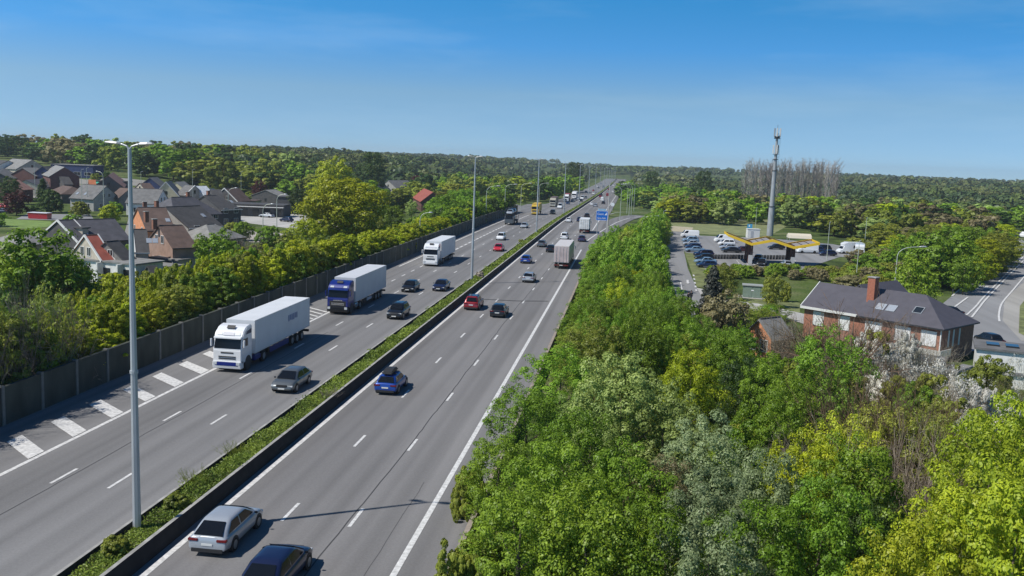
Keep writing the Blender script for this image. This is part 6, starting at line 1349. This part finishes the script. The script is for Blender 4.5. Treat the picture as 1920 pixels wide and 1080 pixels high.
# left: behind the wall and the ramp, to the far woods
wood(V3([(-44, 262), (-46, 320), (-70, 390), (-66, 330), (-58, 265), (-50, 240)]), 5.0, 50, 49, (5.5, 8.5), (3.2, 4.4), dict(green=3, dark=2, lush=4), 'behind the far end of the noise wall', lod='m')
wood(V3([(-44, 452), (-72, 480), (-110, 470), (-130, 560), (-60, 720), (-38, 720)]), 8., 80, 50, (8, 13), (4.8, 6.4), dict(green=4, dark=3, olive=2.2, yellow=1), 'left of the motorway beyond the entry ramp')
wood(V3([(-70, 260), (-85, 300), (-70, 400), (-110, 455), (-200, 470), (-230, 420), (-135, 390), (-110, 330)]), 9., 80, 51, (6, 10.5), (4.8, 6.6), dict(green=4, dark=3, olive=3, yellow=.6), 'in the woods behind the big spreading tree')
wood(V3([(-205, 385), (-135, 385), (-130, 470), (-330, 640), (-480, 640), (-420, 560), (-300, 470)]), 11., 110, 52, (9, 15), (6, 8.5), dict(green=3, dark=3, olive=4, bud=1.6, willow=1), 'on the rise behind the village')
wood(V3([(-130, 150), (-105, 200), (-100, 300), (-170, 390), (-230, 370), (-240, 250)]), 9., 34, 53, (2.2, 4.5), (1.6, 2.6), dict(green=3, dark=2, olive=3), 'in the village gardens')
wood(V3([(-60, 100), (-64, 140), (-66, 180), (-88, 210), (-96, 180), (-80, 130), (-74, 100)]), 5.5, 22, 54, (2.2, 4.2), (1.6, 2.4), dict(green=3, olive=2, yellow=1), 'in the back gardens of the terraces', forms=('bush',), lod='m')
# row of tall leafless poplars behind the mast, and a few on the far left
rnd = random.Random(77)
for k in range(34):
    u = 1400+k*5.2+rnd.uniform(-2, 2); y = rnd.uniform(560, 600); q = Y3(u, 303+rnd.uniform(-3, 5), y); g0 = tz(q.x, y)
    tree(q.x, y, q.z+1.5, rnd.uniform(1.8, 2.6), 'poplar', 'ptwig', 'm', 'tall bare poplar in the pale leafless row on the skyline behind the mast', group='bare poplars on the skyline', rnd=rnd)
for k in range(5):
    q = Y3(178+k*4.6, 262+abs(k-2)*2, 560); tree(q.x, 560, q.z, 1.4, 'column', 'dark', 'f', 'dark slim poplar in the small cluster on the skyline left of the nearest lamp head', group='dark slim poplars on the left skyline', rnd=rnd)
for (u, v, y, r, lab) in [(697, 287, 420, 6.5, 'tall dark round tree standing above the skyline right of the big spreading tree'), (1076, 305, 700, 7, 'tall tree rising at the left of the far lamp posts'), (1322, 322, 520, 5, 'tall dark tree on the skyline left of the mast'), (625, 300, 330, 6.5, 'tall yellow green crown behind the very large spreading tree'), (1225, 322, 640, 6, 'dark round tree on the skyline above the far curved lamps')]:
    q = Y3(u, v, y); tree(q.x, y, q.z, r, 'tall' if u != 625 else 'round', 'dark' if u != 625 else 'yellow', 'm', lab, rnd=rnd)
# the 299 largest in view of each kind become things of their own, the rest one mass
PC = {}
def marr(me):
    if me.name not in PC:
        v = np.empty(len(me.vertices)*3, np.float32); me.vertices.foreach_get('co', v)
        l = np.empty(len(me.loops), np.int32); me.loops.foreach_get('vertex_index', l); PC[me.name] = (v.reshape(-1, 3), l.reshape(-1, 4))
    return PC[me.name]
def plant_all():
    by = {}
    for q in QUEUE: by.setdefault(kind_of(q[4]), []).append(q)
    cols = list(LM); rest = {}
    for k, L in by.items():
        L.sort(key=lambda q: -((1e3 if q[8] is None else 1)*q[3]/math.hypot(q[0], q[1])))
        for q in L[:299]: plant(*q)
        if len(L) > 299:
            Vs, Fs, Ms, o = [], [], [], 0
            for (x, y, top, r, form, color, lod, label, group, ang, var, g, cat) in L[299:]:
                me, tr, H, R = proto(form, 'f' if lod == 'f' or form == 'poplar' else lod, var); V, F = marr(me); h = max(.8, top-g); c_, s_ = math.cos(ang), math.sin(ang)
                S = V*np.array([r/R, r/R, h/H]); W = np.stack([S[:, 0]*c_-S[:, 1]*s_+x, S[:, 0]*s_+S[:, 1]*c_+y, S[:, 2]+g], 1); Vs.append(W); Fs.append(F+o); o += len(V); Ms.append(np.full(len(F), cols.index(color), np.int32))
            n_ = 'background_trees' if k == 'tree' else 'background_shrubs'
            me = tri_mesh(n_, np.concatenate(Vs), np.concatenate(Fs), LM[cols[0]])
            for c in cols[1:]: me.materials.append(LM[c])
            me.polygons.foreach_set('material_index', np.concatenate(Ms)); tag(link(n_, me), 'farther and smaller %s of the woods and hedges' % ('trees' if k == 'tree' else 'shrubs'), 'trees' if k == 'tree' else 'shrubs', kind='stuff')
plant_all()
# far woods: too many to count
def far_woods(name, n, seed, reg, hts, cols, label, nl=7, per=9, lsz=1.25):
    """uneven crowns: each tree is nl puffs of overlapping leaf masses"""
    r = np.random.default_rng(seed); P = np.array([reg(r) for _ in range(n)]); z = np.array([tz(a, b) for a, b in P])
    H = r.uniform(*hts, n)*(1+.22*np.sin(P[:, 0]*.013+P[:, 1]*.006)+.12*np.sin(P[:, 0]*.05)); Rr = H*r.uniform(.42, .72, n)
    C = r.normal(size=(n, nl, 3)); C /= np.linalg.norm(C, axis=2, keepdims=True); C[..., 2] = np.abs(C[..., 2])*.9-.1
    C = np.stack([P[:, 0], P[:, 1], z+H*.5], 1)[:, None]+C*np.stack([Rr*.6, Rr*.6, H*.36], 1)[:, None]
    D = r.normal(size=(n, nl, per, 3)); D /= np.linalg.norm(D, axis=3, keepdims=True); D[..., 2] = np.abs(D[..., 2])-.2
    Q = C[:, :, None]+D*(Rr*.46)[:, None, None, None]; N = D+r.normal(size=D.shape)*.15+[0, 0, .15]
    V, F = leaves(r, Q.reshape(-1, 3), N.reshape(-1, 3), lsz, .85)
    me = tri_mesh(name, V, F, cols[0]); [me.materials.append(c) for c in cols[1:]]
    w = np.clip((np.sin(P[:, 0]*.02+1)+np.sin(P[:, 1]*.013+P[:, 0]*.007)+r.normal(size=n)*.9+1.6)/3.4*len(cols), 0, len(cols)-.01).astype(np.int32)
    me.polygons.foreach_set('material_index', np.repeat(w, nl*per)); tag(link(name, me), label, 'woods', kind='stuff')
def reg_far(y0, y1, x0, x1, gap=True):
    def f(r):
        while True:
            y = y0+(y1-y0)*r.random()**1.3; x = r.uniform(x0*y/y1 if x0 < 0 else x0, x1*y/y1)
            if gap and (-52 < x < 6): continue
            if y < 720 and -140 < x < 110 and not (x > 60 and y > 480) and not(x < -75 and y > 575): continue
            return x, y
    return f
FW = [leafmat('leaf_far_dark', (.04, .075, .025), (.09, .14, .05), 0, .1, .03), leafmat('leaf_far_green', (.07, .11, .025), (.15, .20, .05), 0, .1, .03), leafmat('leaf_far_olive', (.10, .12, .035), (.18, .21, .06), 0, .1, .03), leafmat('leaf_far_brown', (.11, .10, .05), (.19, .17, .09), 0, .1, .03)]
far_woods('far_woods', 2600, 61, reg_far(480, 1150, -760, 680), (6.5, 10.8), FW[:3], 'distant mixed woods on both sides of the motorway', 9, 14, 1.35)
far_woods('far_woods', 3600, 63, reg_far(1000, 3000, -1900, 1800), (8.5, 12), FW[:3], 'dark woods on the horizon', 6, 6, 2.6)
far_woods('far_woods', 260, 64, lambda r: (r.uniform(-60, 25), r.uniform(1640, 1950)), (12, 15), FW[:2], 'dark trees closing the view where the motorway vanishes', 7, 9, 1.8)
# haze
HZ = .00014
hm = bpy.data.materials.new('haze'); hm.use_nodes = True; hn = hm.node_tree; hn.nodes.remove(hn.nodes['Principled BSDF'])
pv = hn.nodes.new('ShaderNodeVolumePrincipled'); pv.inputs['Density'].default_value = HZ; pv.inputs['Color'].default_value = (.86, .94, 1.0, 1); pv.inputs['Anisotropy'].default_value = .2
hn.links.new(pv.outputs[0], hn.nodes['Material Output'].inputs['Volume'])
tag(MB().box(-2860, 2860, -310, 3460, -14, 38).build('haze', hm), kind='stuff')
print('things trees', len(TREES), 'faces', sum(len(o.data.polygons) for o in bpy.data.objects if o.type == 'MESH'))
